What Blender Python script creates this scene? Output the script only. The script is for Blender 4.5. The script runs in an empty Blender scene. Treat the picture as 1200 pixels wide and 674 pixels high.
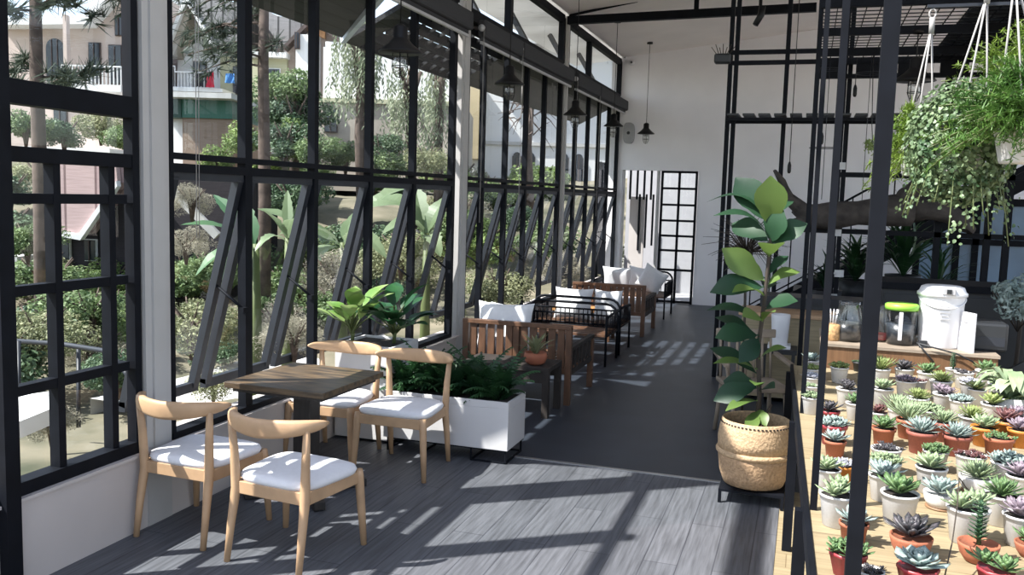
import bpy, math, random
import numpy as np
from mathutils import Vector, Matrix, Euler
random.seed(7)
SC = bpy.context.scene
COL = SC.collection
PI = math.pi
# ------------------------------------------------------------------ camera
FPX, YAW, PITCH, ROLL, CAMH = 1043.3, math.radians(18.169), math.radians(5.878), math.radians(1.659), 1.9
cy_, sy_ = math.cos(YAW), math.sin(YAW)
FWD = Vector((-sy_*math.cos(PITCH), cy_*math.cos(PITCH), -math.sin(PITCH)))
RGT0 = Vector((cy_, sy_, 0.0))
UP0 = RGT0.cross(FWD)
RGT = RGT0*math.cos(ROLL) + UP0*math.sin(ROLL)
UPV = UP0*math.cos(ROLL) - RGT0*math.sin(ROLL)
CPOS = Vector((0, 0, CAMH))
cam_data = bpy.data.cameras.new('camera'); cam = bpy.data.objects.new('camera', cam_data); COL.objects.link(cam)
cam_data.sensor_width = 36.0; cam_data.lens = 36.0*FPX/1200.0; cam_data.clip_end = 400; cam_data.clip_start = 0.05
cam.matrix_world = Matrix(((RGT.x, UPV.x, -FWD.x, 0), (RGT.y, UPV.y, -FWD.y, 0), (RGT.z, UPV.z, -FWD.z, CAMH), (0, 0, 0, 1)))
SC.camera = cam
# ------------------------------------------------------------------ light
SUN_DIR = Vector((.813*math.cos(math.radians(51)), .582*math.cos(math.radians(51)), -math.sin(math.radians(51))))
sun_data = bpy.data.lights.new('sun', 'SUN'); sun = bpy.data.objects.new('sun', sun_data); COL.objects.link(sun)
sun_data.energy = 10.2; sun_data.angle = math.radians(0.55); sun_data.color = (1.0, .97, .925)
sun.rotation_euler = SUN_DIR.to_track_quat('-Z', 'Y').to_euler()
world = bpy.data.worlds.new('sky'); SC.world = world; world.use_nodes = True
wn = world.node_tree.nodes; wn.clear()
w_out = wn.new('ShaderNodeOutputWorld'); w_bg = wn.new('ShaderNodeBackground'); w_sky = wn.new('ShaderNodeTexSky')
w_sky.sky_type = 'NISHITA'; w_sky.sun_disc = False; w_sky.sun_elevation = math.radians(51)
w_sky.sun_rotation = math.atan2(-.813, -.582); w_sky.altitude = 800; w_sky.dust_density = 1.5
w_bg.inputs['Strength'].default_value = 0.31
w_hs = wn.new('ShaderNodeHueSaturation'); w_hs.inputs['Saturation'].default_value = .62
world.node_tree.links.new(w_sky.outputs[0], w_hs.inputs['Color']); world.node_tree.links.new(w_hs.outputs[0], w_bg.inputs[0]); world.node_tree.links.new(w_bg.outputs[0], w_out.inputs[0])
SC.view_settings.view_transform = 'Standard'; SC.view_settings.look = 'None'
SC.view_settings.gamma = 1.0; SC.view_settings.use_curve_mapping = False
SC.view_settings.exposure = 0.38
try:
    SC.cycles.transparent_max_bounces = 24; SC.cycles.max_bounces = 8; SC.cycles.diffuse_bounces = 5
    SC.cycles.use_denoising = True; SC.cycles.sample_clamp_indirect = 6.0
except Exception:
    pass

# ------------------------------------------------------------------ photo ray -> place
def ray(x, y):
    return RGT*((x-600)/FPX) + UPV*(-(y-337)/FPX) + FWD
def fz(x, y, z):
    d = ray(x, y); return CPOS + d*((z-CAMH)/d.z)
def fy(x, y, Y):
    d = ray(x, y); return CPOS + d*(Y/d.y)
def fd(x, y, depth):
    return CPOS + ray(x, y)*depth

# ------------------------------------------------------------------ materials
def _nt(name):
    m = bpy.data.materials.new(name); m.use_nodes = True
    nt = m.node_tree; b = nt.nodes['Principled BSDF']; return m, nt, b
def mat(name, col, rough=.6, metal=0.0, var=.12, scale=6.0, bump=0.0, spec=.5, coord='Object', detail=4.0, stretch=None, col2=None):
    """base colour with procedural noise variation"""
    m, nt, b = _nt(name); N = nt.nodes; L = nt.links
    tc = N.new('ShaderNodeTexCoord'); mp = N.new('ShaderNodeMapping'); nz = N.new('ShaderNodeTexNoise'); rp = N.new('ShaderNodeValToRGB')
    L.new(tc.outputs[coord], mp.inputs[0]); L.new(mp.outputs[0], nz.inputs['Vector']); L.new(nz.outputs[0], rp.inputs[0]); L.new(rp.outputs[0], b.inputs['Base Color'])
    if stretch: mp.inputs['Scale'].default_value = stretch
    nz.inputs['Scale'].default_value = scale; nz.inputs['Detail'].default_value = detail
    c2 = col2 or tuple(min(1, c*(1+var)) for c in col)
    c1 = tuple(c*(1-var) for c in col) if not col2 else col
    rp.color_ramp.elements[0].color = (*c1, 1); rp.color_ramp.elements[0].position = .3
    rp.color_ramp.elements[1].color = (*c2, 1); rp.color_ramp.elements[1].position = .7
    b.inputs['Roughness'].default_value = rough; b.inputs['Metallic'].default_value = metal
    b.inputs['Specular IOR Level'].default_value = spec
    if bump:
        bp = N.new('ShaderNodeBump'); bp.inputs['Strength'].default_value = bump; bp.inputs['Distance'].default_value = .02
        L.new(nz.outputs[0], bp.inputs['Height']); L.new(bp.outputs[0], b.inputs['Normal'])
    return m
def leafmat(name, col, col2, rough=.5, scale=3.0, trans=.3, spec=.4):
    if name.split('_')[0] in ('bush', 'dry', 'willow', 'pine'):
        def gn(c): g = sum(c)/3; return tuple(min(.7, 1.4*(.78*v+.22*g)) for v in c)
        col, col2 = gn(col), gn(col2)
    m, nt, b = _nt(name); N = nt.nodes; L = nt.links
    tc = N.new('ShaderNodeTexCoord'); nz = N.new('ShaderNodeTexNoise'); rp = N.new('ShaderNodeValToRGB')
    L.new(tc.outputs['Object'], nz.inputs['Vector']); nz.inputs['Scale'].default_value = scale; nz.inputs['Detail'].default_value = 3
    L.new(nz.outputs[0], rp.inputs[0])
    rp.color_ramp.elements[0].color = (*col, 1); rp.color_ramp.elements[0].position = .35
    rp.color_ramp.elements[1].color = (*col2, 1); rp.color_ramp.elements[1].position = .65
    L.new(rp.outputs[0], b.inputs['Base Color']); b.inputs['Roughness'].default_value = rough; b.inputs['Specular IOR Level'].default_value = spec
    tr = N.new('ShaderNodeBsdfTranslucent'); mx = N.new('ShaderNodeMixShader'); mx.inputs[0].default_value = trans
    L.new(rp.outputs[0], tr.inputs[0]); L.new(b.outputs[0], mx.inputs[1]); L.new(tr.outputs[0], mx.inputs[2])
    L.new(mx.outputs[0], N['Material Output'].inputs['Surface'])
    return m
def glassmat(name, tint=(.93, .96, .96), refl=1.0):
    m, nt, b = _nt(name); N = nt.nodes; L = nt.links
    t = N.new('ShaderNodeBsdfTransparent'); t.inputs[0].default_value = (*tint, 1)
    g = N.new('ShaderNodeBsdfGlossy'); g.inputs['Roughness'].default_value = .01
    f = N.new('ShaderNodeLayerWeight'); f.inputs['Blend'].default_value = .5
    pw = N.new('ShaderNodeMath'); pw.operation = 'POWER'; pw.inputs[1].default_value = 4.0; L.new(f.outputs['Facing'], pw.inputs[0])
    ml = N.new('ShaderNodeMath'); ml.operation = 'MULTIPLY_ADD'; ml.inputs[1].default_value = .55*refl; ml.inputs[2].default_value = .025*refl
    mx = N.new('ShaderNodeMixShader')
    L.new(pw.outputs[0], ml.inputs[0]); L.new(ml.outputs[0], mx.inputs[0]); L.new(t.outputs[0], mx.inputs[1]); L.new(g.outputs[0], mx.inputs[2])
    L.new(mx.outputs[0], N['Material Output'].inputs['Surface']); N.remove(b)
    return m
def plankmat(name, c1, c2, mortar, pw=.16, plen=1.2, rough=.5, along='y', spec=.4, grain=.35, gap=.004):
    """planks: brick texture in object space plus stretched grain"""
    m, nt, b = _nt(name); N = nt.nodes; L = nt.links
    tc = N.new('ShaderNodeTexCoord'); mp = N.new('ShaderNodeMapping'); L.new(tc.outputs['Object'], mp.inputs[0])
    if along == 'y': mp.inputs['Rotation'].default_value = (0, 0, PI/2)
    elif along == 'z': mp.inputs['Rotation'].default_value = (0, PI/2, 0)
    br = N.new('ShaderNodeTexBrick'); L.new(mp.outputs[0], br.inputs['Vector'])
    br.inputs['Scale'].default_value = 1.0; br.inputs['Brick Width'].default_value = plen; br.inputs['Row Height'].default_value = pw
    br.inputs['Mortar Size'].default_value = gap; br.inputs['Color1'].default_value = (*c1, 1); br.inputs['Color2'].default_value = (*c2, 1); br.inputs['Mortar'].default_value = (*mortar, 1)
    mp2 = N.new('ShaderNodeMapping'); L.new(mp.outputs[0], mp2.inputs[0]); mp2.inputs['Scale'].default_value = (1.2, 22, 22)
    nz = N.new('ShaderNodeTexNoise'); L.new(mp2.outputs[0], nz.inputs['Vector']); nz.inputs['Scale'].default_value = 2.5; nz.inputs['Detail'].default_value = 6
    rp = N.new('ShaderNodeValToRGB'); L.new(nz.outputs[0], rp.inputs[0])
    rp.color_ramp.elements[0].color = (1-grain, 1-grain, 1-grain, 1); rp.color_ramp.elements[0].position = .3
    rp.color_ramp.elements[1].color = (1+grain*.6, 1+grain*.6, 1+grain*.6, 1); rp.color_ramp.elements[1].position = .7
    mu = N.new('ShaderNodeMixRGB'); mu.blend_type = 'MULTIPLY'; mu.inputs[0].default_value = 1
    L.new(br.outputs[0], mu.inputs[1]); L.new(rp.outputs[0], mu.inputs[2]); L.new(mu.outputs[0], b.inputs['Base Color'])
    b.inputs['Roughness'].default_value = rough; b.inputs['Specular IOR Level'].default_value = spec
    return m
M = {}
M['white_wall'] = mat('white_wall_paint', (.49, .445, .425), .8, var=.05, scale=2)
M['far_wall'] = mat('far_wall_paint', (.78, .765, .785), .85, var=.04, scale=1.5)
M['ceiling'] = mat('ceiling_paint', (.82, .77, .74), .9, var=.04, scale=1.5)
M['black_steel'] = mat('black_steel', (.0045, .0055, .0085), .6, .0, var=.25, spec=.12, scale=8)
M['grey_steel'] = mat('grey_steel', (.014, .017, .024), .5, .1, var=.2, scale=8)
M['white_steel'] = mat('white_steel', (.40, .39, .38), .5, var=.04, scale=4)
M['floor'] = plankmat('dark_floor_planks', (.088, .092, .103), (.108, .112, .124), (.045, .047, .056), .18, 1.3, .5, 'y', .25, .38, .003)
M['far_floor_shaded'] = mat('dark_floor_shaded', (.030, .037, .050), .45, var=.18, scale=3, detail=8)  # same floor as the near planks, coloured darker for the shade beyond the strip
M['metal_trim'] = mat('metal_trim', (.55, .55, .56), .35, .9, var=.1)
M['glass'] = glassmat('window_glass')
M['clear'] = glassmat('clear_plastic', (.965, .975, .98), 2.6)
M['ash'] = mat('ash_wood', (.42, .265, .15), .5, var=.16, scale=7, stretch=(1, 1, 1), detail=6)
M['ash_dark'] = mat('ash_wood_block', (.42, .24, .12), .5, var=.15, scale=9)
M['cushion'] = mat('white_seat_fabric', (.66, .65, .67), .9, var=.03, scale=40, bump=.05)
M['table_top'] = mat('stained_table_wood', (.026, .019, .014), .42, var=.45, scale=4, stretch=(1.2, 7, 7), detail=7, col2=(.145, .095, .05))
M['table_edge'] = mat('table_column_wood', (.022, .018, .016), .5, var=.35, scale=6, stretch=(8, 8, 1))
M['bench_wood'] = mat('bench_wood', (.105, .050, .026), .5, var=.35, scale=5, stretch=(3, 3, 1), detail=6)
M['bench_light'] = mat('bench_wood_golden', (.40, .20, .075), .5, var=.3, scale=5, stretch=(3, 3, 1), detail=6)
M['bench_dark'] = mat('bench_wood_dark', (.022, .016, .013), .75, var=.3, scale=6, stretch=(3, 3, 1))
M['pillow'] = mat('pillow_fabric', (.68, .68, .70), .9, var=.03, scale=30, bump=.05)
M['planter_white'] = mat('planter_white', (.52, .505, .505), .6, var=.04, scale=3)
M['soil'] = mat('soil', (.022, .017, .013), .95, var=.5, scale=40, bump=.6)
M['blind'] = mat('blind_fabric', (.028, .029, .033), .85, var=.12, scale=60)
M['rail_grey'] = mat('blind_rail', (.45, .45, .46), .5, .3)
M['lamp_black'] = mat('lamp_enamel', (.005, .005, .006), .45, var=.1, spec=.3)
M['bulb'] = glassmat('bulb_glass', (.95, .95, .94), 2.0)
M['eave'] = leafmat('translucent_roof_sheet', (.50, .49, .47), (.60, .59, .57), .6, 1.5, .55)
M['bounce_tan'] = mat('bounce_ground_tan', (.56, .50, .44), .9, var=.12, scale=1.2)  # pale warm colour for the added bounce ground out of view
M['lobby'] = mat('lobby_wall', (.36, .36, .38), .85, var=.05)
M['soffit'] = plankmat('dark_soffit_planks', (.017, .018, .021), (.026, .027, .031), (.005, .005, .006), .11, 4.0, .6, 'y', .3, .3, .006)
M['table_pine'] = plankmat('pine_table_planks', (.265, .21, .125), (.305, .25, .155), (.17, .125, .07), .19, 2.2, .5, 'x', .35, .22, .003)
M['counter_wood'] = plankmat('counter_front_planks', (.26, .155, .085), (.33, .20, .115), (.15, .08, .04), .10, 3.0, .55, 'z', .3, .25, .003)
M['basket'] = mat('woven_basket', (.42, .29, .17), .8, var=.22, scale=60, bump=.4, detail=2)
M['basket2'] = mat('woven_basket_base', (.36, .235, .135), .8, var=.25, scale=60, bump=.4, detail=2)
M['terracotta'] = mat('terracotta', (.30, .098, .050), .75, var=.14, scale=10)
M['brick_pot'] = mat('brick_red_pot', (.25, .075, .052), .7, var=.14, scale=10)
M['red_pot'] = mat('red_glazed_pot', (.25, .028, .035), .4, var=.15, scale=10)
M['orange_pot'] = mat('orange_pot', (.46, .17, .028), .6, var=.14, scale=10)
M['white_pot'] = mat('white_pot', (.57, .56, .545), .55, var=.05, scale=10)
M['grey_pot'] = mat('grey_pot', (.42, .42, .41), .6, var=.1, scale=10)
M['wood_saucer'] = mat('wood_saucer', (.22, .12, .06), .6)
M['plastic_white'] = mat('plastic_white', (.68, .68, .70), .4, var=.03)
M['lime'] = mat('lime_lid', (.26, .60, .06), .4, var=.05)
M['dark_fill'] = mat('dark_liquid', (.020, .024, .030), .3)
M['rattan'] = mat('rattan', (.42, .25, .11), .7, var=.4, scale=60)
M['log'] = mat('driftwood', (.045, .038, .034), .9, var=.45, scale=9, bump=.8, detail=8)
M['blue_panel'] = mat('blue_panel', (.13, .21, .31), .35, var=.2, scale=1.2)
M['black_box'] = mat('black_box', (.014, .016, .019), .5, var=.2)
M['string'] = mat('white_string', (.30, .29, .28), .8)
M['speaker'] = mat('speaker_grey', (.32, .32, .33), .6)
# plants
M['fig'] = leafmat('fig_leaf', (.012, .036, .020), (.022, .062, .028), .45, 2.5, .15, .25)
M['fig_lit'] = leafmat('fig_leaf_lit', (.085, .15, .035), (.14, .215, .055), .42, 2.5, .35)  # lighter green standing in for sunlight on the leaves that catch it
M['fern'] = leafmat('fern_leaf', (.010, .040, .016), (.030, .085, .028), .5, 4, .25)
M['aglo'] = leafmat('broad_leaf', (.016, .066, .026), (.030, .105, .035), .38, 5, .25)
M['aglo_light'] = leafmat('broad_leaf_pale', (.13, .26, .050), (.34, .42, .17), .42, 4, .3)
M['fern_yel'] = leafmat('feather_fern', (.105, .19, .030), (.23, .33, .055), .5, 6, .35)
M['asparagus'] = leafmat('asparagus_fern', (.050, .125, .026), (.13, .25, .050), .5, 5, .35)
M['pepero'] = leafmat('trailing_leaf', (.045, .095, .040), (.20, .27, .14), .45, 14, .25)
M['bark'] = mat('bark', (.085, .062, .050), .95, var=.4, scale=7, bump=.8, detail=8)
M['stem'] = mat('green_stem', (.085, .11, .035), .6)
M['brown_stem'] = mat('brown_stem', (.040, .030, .022), .8)
M['pine'] = leafmat('pine_needles', (.030, .046, .032), (.075, .098, .062), .6, 1.5, .2)
M['bush_a'] = leafmat('bush_leaf', (.055, .105, .032), (.15, .215, .07), .55, 2.2, .3)
M['bush_b'] = leafmat('bush_leaf_olive', (.11, .13, .055), (.25, .26, .12), .6, 2.2, .3)
M['bush_c'] = leafmat('bush_leaf_dark', (.026, .062, .030), (.08, .135, .055), .5, 2.2, .25)
M['bush_d'] = leafmat('bush_leaf_lime', (.085, .15, .030), (.21, .29, .065), .55, 2.2, .35)
M['bush_e'] = leafmat('dry_brush', (.17, .155, .11), (.36, .33, .24), .7, 3, .3)
M['flower'] = leafmat('orange_flowers', (.40, .12, .02), (.62, .26, .04), .6, 3, .3)
M['willow'] = leafmat('willow_leaf', (.10, .135, .070), (.26, .29, .18), .6, 2, .35)
M['banana'] = leafmat('banana_leaf', (.11, .165, .08), (.24, .31, .18), .4, 1.2, .4)
M['banana_dark'] = leafmat('banana_leaf_dark', (.045, .115, .055), (.10, .19, .085), .4, 1.2, .3)
# outside
M['ground'] = mat('hill_ground', (.045, .050, .026), .95, var=.5, scale=1.1, bump=.6, detail=9, col2=(.19, .165, .115))
M['cream'] = mat('house_cream', (.47, .385, .34), .85, var=.06, scale=.6)
M['house_white'] = mat('house_white', (.66, .66, .655), .85, var=.05, scale=.6)
M['house_yellow'] = mat('house_yellow', (.40, .39, .26), .85, var=.06, scale=.6)
M['house_tan'] = mat('house_tan', (.44, .36, .22), .9, var=.2, scale=.8, detail=7)
M['tan_wall'] = mat('retaining_wall', (.34, .30, .25), .95, var=.3, scale=.9, detail=8)
M['tile_grey'] = plankmat('roof_tiles_grey', (.20, .195, .20), (.28, .27, .27), (.07, .07, .07), .26, .35, .8, 'x', .2, .2, .03)
M['tile_pink'] = plankmat('roof_tiles_pink', (.36, .25, .25), (.44, .32, .31), (.17, .11, .11), .24, .5, .8, 'x', .2, .2, .02)
M['dark_boards'] = plankmat('dark_wood_boards', (.030, .026, .030), (.042, .036, .040), (.010, .009, .010), .14, 4, .8, 'x', .2, .3, .012)
M['green_sheet'] = plankmat('green_corrugated', (.020, .105, .075), (.026, .13, .09), (.008, .045, .034), .09, 8, .5, 'z', .4, .15, .02)
M['tan_brick'] = plankmat('tan_brickwork', (.30, .185, .115), (.36, .23, .15), (.24, .18, .14), .075, .22, .9, 'x', .2, .2, .008)
M['dark_window'] = mat('house_window', (.020, .026, .034), .15, var=.3, scale=3)
M['frame_brown'] = mat('house_joinery', (.060, .040, .034), .6)
M['concrete'] = mat('concrete', (.44, .435, .42), .9, var=.14, scale=2.5, detail=8)
M['red_cloth'] = mat('red_cloth', (.52, .03, .06), .9)
M['blue_cloth'] = mat('blue_cloth', (.06, .19, .45), .9)
M['black_cloth'] = mat('black_cloth', (.02, .02, .025), .9)
M['gutter'] = mat('gutter_blue_white', (.42, .48, .55), .5)

# ------------------------------------------------------------------ mesh building
class MB:
    def __init__(s): s.v = []; s.f = []; s.mi = []; s.sm = []
    def add(s, vs, fs, mi=0, smooth=False):
        o = len(s.v); s.v.extend([tuple(p) for p in vs])
        for f in fs: s.f.append(tuple(i+o for i in f)); s.mi.append(mi); s.sm.append(smooth)
        return s
    def box(s, c, size, rot=None, mi=0, taper=1.0):
        hx, hy, hz = size[0]/2, size[1]/2, size[2]/2
        P = [Vector((x*hx*(taper if z < 0 else 1), y*hy*(taper if z < 0 else 1), z*hz)) for z in (-1, 1) for y in (-1, 1) for x in (-1, 1)]
        if rot is not None:
            R = rot if isinstance(rot, Matrix) else Euler(rot).to_matrix()
            P = [R @ p for p in P]
        c = Vector(c); P = [p+c for p in P]
        return s.add(P, [(0, 2, 3, 1), (4, 5, 7, 6), (0, 1, 5, 4), (2, 6, 7, 3), (0, 4, 6, 2), (1, 3, 7, 5)], mi)
    def bx(s, a, b, mi=0):
        return s.box([(a[i]+b[i])/2 for i in range(3)], [abs(b[i]-a[i]) for i in range(3)], mi=mi)
    def bar(s, p, q, w, h=None, up=(0, 0, 1), mi=0):
        p, q = Vector(p), Vector(q); h = h or w; d = (q-p); L = d.length; d.normalize()
        u = Vector(up)
        if abs(d.dot(u)) > .98: u = Vector((1, 0, 0))
        x = d.cross(u).normalized(); z = x.cross(d).normalized()
        return s.box((p+q)/2, (w, L, h), Matrix((x, d, z)).transposed(), mi)
    def tube(s, pts, r, n=8, mi=0, cap=True):
        pts = [Vector(p) for p in pts]; rs = r if isinstance(r, (list, tuple)) else [r]*len(pts)
        vs = []; prev = None
        for i, p in enumerate(pts):
            d = (pts[min(i+1, len(pts)-1)]-pts[max(i-1, 0)]).normalized()
            if prev is None:
                u = Vector((0, 0, 1)) if abs(d.z) < .9 else Vector((1, 0, 0))
                x = d.cross(u).normalized()
            else:
                x = (prev - d*prev.dot(d)).normalized()
            prev = x; y = d.cross(x)
            for k in range(n):
                a = 2*PI*k/n; vs.append(p + (x*math.cos(a)+y*math.sin(a))*rs[i])
        fs = []
        for i in range(len(pts)-1):
            for k in range(n):
                fs.append((i*n+k, i*n+(k+1) % n, (i+1)*n+(k+1) % n, (i+1)*n+k))
        if cap: fs.append(tuple(range(n-1, -1, -1))); fs.append(tuple((len(pts)-1)*n+k for k in range(n)))
        return s.add(vs, fs, mi, True)
    def lathe(s, prof, c=(0, 0, 0), n=20, mi=0, jit=0.0):
        c = Vector(c); vs = []; fs = []
        for (r, z) in prof:
            for k in range(n):
                a = 2*PI*k/n; rr = r*(1+random.uniform(-jit, jit)); vs.append((c.x+rr*math.cos(a), c.y+rr*math.sin(a), c.z+z))
        for i in range(len(prof)-1):
            for k in range(n):
                fs.append((i*n+k, i*n+(k+1) % n, (i+1)*n+(k+1) % n, (i+1)*n+k))
        if prof[0][0] > 1e-4: fs.append(tuple(range(n-1, -1, -1)))
        if prof[-1][0] > 1e-4: fs.append(tuple((len(prof)-1)*n+k for k in range(n)))
        return s.add(vs, fs, mi, True)
    def leaf(s, base, tip, w, normal=(0, 0, 1), droop=.15, fold=.2, n=4, prof=None, mi=0, smooth=True):
        """blade from base to tip with a fold along the midrib and a droop at the end"""
        b, t = Vector(base), Vector(tip); d = t-b; L = d.length
        if L < 1e-6: return s
        dn = d.normalized(); nn = Vector(normal); nn = (nn-dn*nn.dot(dn))
        if nn.length < 1e-4: nn = dn.orthogonal()
        nn.normalize(); x = dn.cross(nn)
        prof = prof or [0.15, .8, 1.0, .7, 0.0]
        n = len(prof)-1; vs = []
        for i, pw in enumerate(prof):
            u = i/n; c = b + d*u + nn*(droop*L*(math.sin(u*PI)*.9))
            hw = w*.5*pw
            vs += [c - x*hw + nn*fold*hw, c, c + x*hw + nn*fold*hw]
        fs = []
        for i in range(n):
            a = i*3; fs += [(a, a+1, a+4, a+3), (a+1, a+2, a+5, a+4)]
        return s.add(vs, fs, mi, smooth)
    def quads(s, arr, mi=0):
        """arr (N,4,3) of loose quads"""
        o = len(s.v); A = np.asarray(arr).reshape(-1, 3); s.v.extend(map(tuple, A.tolist())); n = len(A)//4
        s.f.extend([(o+4*i, o+4*i+1, o+4*i+2, o+4*i+3) for i in range(n)]); s.mi.extend([mi]*n); s.sm.extend([False]*n)
        return s
    def mesh(s, name, mats):
        me = bpy.data.meshes.new(name); me.from_pydata(s.v, [], s.f)
        for m in (mats if isinstance(mats, (list, tuple)) else [mats]): me.materials.append(m)
        me.polygons.foreach_set('material_index', s.mi); me.polygons.foreach_set('use_smooth', s.sm); me.update()
        return me
    def build(s, name, mats, parent=None, bevel=0.0, smooth_angle=None):
        o = bpy.data.objects.new(name, s.mesh(name, mats)); COL.objects.link(o)
        if parent is not None: o.parent = parent
        if bevel:
            md = o.modifiers.new('bevel', 'BEVEL'); md.width = bevel; md.segments = 2; md.limit_method = 'ANGLE'
        return o
def tag(o, label, cat, group=None, kind=None):
    o['label'] = label; o['category'] = cat
    if group: o['group'] = group
    if kind: o['kind'] = kind
    return o
def thing(name, label, cat, loc=(0, 0, 0), rz=0.0, group=None):
    o = bpy.data.objects.new(name, None); COL.objects.link(o); o.empty_display_size = .1
    o.location = loc; o.rotation_euler = (0, 0, rz); return tag(o, label, cat, group)
def struct(o, label=None):
    o['kind'] = 'structure'
    if label: o['label'] = label
    return o
def put(name, me, parent=None, loc=(0, 0, 0), rz=0, sc=1):
    o = bpy.data.objects.new(name, me); COL.objects.link(o); o.parent = parent; o.location = loc; o.rotation_euler = (0, 0, rz)
    o.scale = (sc, sc, sc) if not isinstance(sc, (tuple, list)) else sc
    return o
def copy_tree(o, parent=None):
    c = o.copy(); COL.objects.link(c)
    if parent is not None: c.parent = parent
    for ch in list(o.children): copy_tree(ch, c)
    return c
rng = np.random.default_rng(3)
def leaf_cloud(n, rad, size, seed=1, shell=.55, ctr=(0, 0, 0), lumps=9, aspect=.5, up=.3, flat_bottom=True):
    """(n,4,3) leaf quads spread through a lumpy crown"""
    r = np.random.default_rng(seed); rad = np.array(rad, float)
    L = r.normal(size=(lumps, 3)); L /= np.linalg.norm(L, axis=1)[:, None]; L *= r.uniform(.35, .75, (lumps, 1))
    if flat_bottom: L[:, 2] = np.abs(L[:, 2])*r.choice([1, 1, 1, -.4], lumps)
    lr = r.uniform(.28, .5, lumps)
    k = r.integers(0, lumps, n); d = r.normal(size=(n, 3)); d /= np.linalg.norm(d, axis=1)[:, None]
    q = shell + (1-shell)*r.random(n)**.6
    p = (L[k] + d*(lr[k]*q)[:, None])*rad + np.array(ctr)
    nrm = d*.8 + r.normal(size=(n, 3))*.6; nrm[:, 2] += up; nrm /= np.linalg.norm(nrm, axis=1)[:, None]
    t = np.cross(nrm, r.normal(size=(n, 3))); t /= np.linalg.norm(t, axis=1)[:, None]; b = np.cross(nrm, t)
    s = size*r.uniform(.6, 1.3, (n, 1))
    return np.stack([p-t*s*.5, p+b*s*aspect*.5+nrm*s*.06, p+t*s*.5, p-b*s*aspect*.5+nrm*s*.06], 1)
# ================================================================== room shell
XW, YE = -3.4, 16.55
def ceil_z(x): return 4.50 + (x-XW)*.12
m = MB(); m.bx((-3.6, -3, -.12), (-.06, 6.06, 0)); struct(m.build('floor', M['floor']))
m = MB(); m.bx((-3.6, 6.06, -.12), (6, 16.7, 0.0)); struct(m.build('floor_far', M['far_floor_shaded']))
m = MB(); m.bx((-.06, -3, -.12), (6, 6.06, -.004)); struct(m.build('floor_right', M['table_pine']))
m = MB(); m.bx((-1.95, 6.045, -.004), (-.06, 6.075, .006)); struct(m.build('trim_1', M['metal_trim']))
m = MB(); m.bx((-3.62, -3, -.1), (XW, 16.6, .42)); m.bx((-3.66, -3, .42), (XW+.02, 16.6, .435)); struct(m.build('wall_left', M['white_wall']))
# far wall with an opening at the left
m = MB()
ox0, ox1, oz = fy(727, 260, YE).x, fy(816, 260, YE).x, 2.44
m.bx((XW-.2, YE, -.1), (ox0, YE+.15, 6.4)); m.bx((ox0, YE, oz), (ox1, YE+.15, 6.4)); m.bx((ox1, YE, -.1), (6, YE+.15, 6.4))
struct(m.build('wall_far', M['far_wall']))
m = MB(); m.bx((4.6, 4.5, -.1), (4.75, YE, .5)); m.bx((4.6, 4.5, 4.6), (4.75, YE, 5.6)); struct(m.build('wall_right', M['far_wall']))  # out of view; left open in the middle to let daylight in
w9 = bpy.data.objects.new('window_9', None); COL.objects.link(w9); struct(w9); m = MB()  # bars of an opening added out of view to brighten far wall and ceiling
for k in range(7): m.bx((4.62, 4.5+k*1.99, .5), (4.70, 4.58+k*1.99, 4.6))
m.bx((4.62, 4.5, 2.4), (4.70, YE, 2.48)); m.build('frame', M['black_steel'], w9)
m = MB(); m.bx((6.0, -6, -.3), (40, 40, -.12)); struct(m.build('ground_bounce', M['bounce_tan']))  # unseen sunlit ground, added to reflect warm light up to the ceiling
# ceiling, sloping up to the right, with eaves outside the window wall
m = MB()
def slab(m, x0, x1, y0, y1, th=.08):
    z0, z1 = ceil_z(x0), ceil_z(x1)
    v = [(x0, y0, z0), (x1, y0, z1), (x1, y1, z1), (x0, y1, z0)]
    m.add(v+[(x, y, z+th) for x, y, z in v], [(0, 3, 2, 1), (4, 5, 6, 7), (0, 1, 5, 4), (1, 2, 6, 5), (2, 3, 7, 6), (3, 0, 4, 7)])
slab(m, XW, -2.5, 3.95, YE+.15); slab(m, -2.5, 4.75, 5.2, YE+.15)
struct(m.build('ceiling', M['ceiling']))
m = MB()
for (y, z0) in ((12.55, 4.40), (8.6, 4.42)):
    m.bar((XW, y, z0), (-.05, y, z0+.06), .09, .11)
m.bar((XW+.02, 12.55, 4.47), (-1.9, 12.55, 4.72), .03, .03); m.bar((-1.6, 12.55, 4.45), (-1.6, 12.55, 4.75), .06, .06)
struct(m.build('ceiling_beam', M['black_steel']))
m = MB(); slab(m, XW-.95, XW, 3.95, 7.9, .012); slab(m, XW-.5, XW, 7.9, 10.4, .012); slab(m, XW-.95, XW, 10.4, YE+.15, .012); struct(m.build('roof_eave', M['eave']))
# open roof frame over the near part
m = MB()
m.bar((XW-.02, -3, 4.88), (XW-.02, 3.95, 4.88), .12, .14); m.bar((XW, 3.95, 4.6), (4.6, 3.95, 5.2), .1, .14)
m.bar((2.6, -3, 5.2), (2.6, 3.95, 5.2), .1, .12)
struct(m.build('roof_beam', M['black_steel']))
# white columns
YJ = ray(14, 300).y/ray(14, 300).x*(XW-.02)
for y0, y1 in ((3.95, 4.15), (8.53, 8.75), (12.5, 12.68)):
    m = MB(); m.bx((XW-.1, y0, .0), (XW+.004, y1, 4.45)); m.bx((XW, y0+.05, .435), (XW+.018, y1-.05, 4.45)); struct(m.build('column', M['white_steel']))
m = MB(); m.bx((XW-.08, YJ-.13, -.1), (XW+.05, YJ-.05, 3.86)); struct(m.build('column', M['black_steel']))
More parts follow.
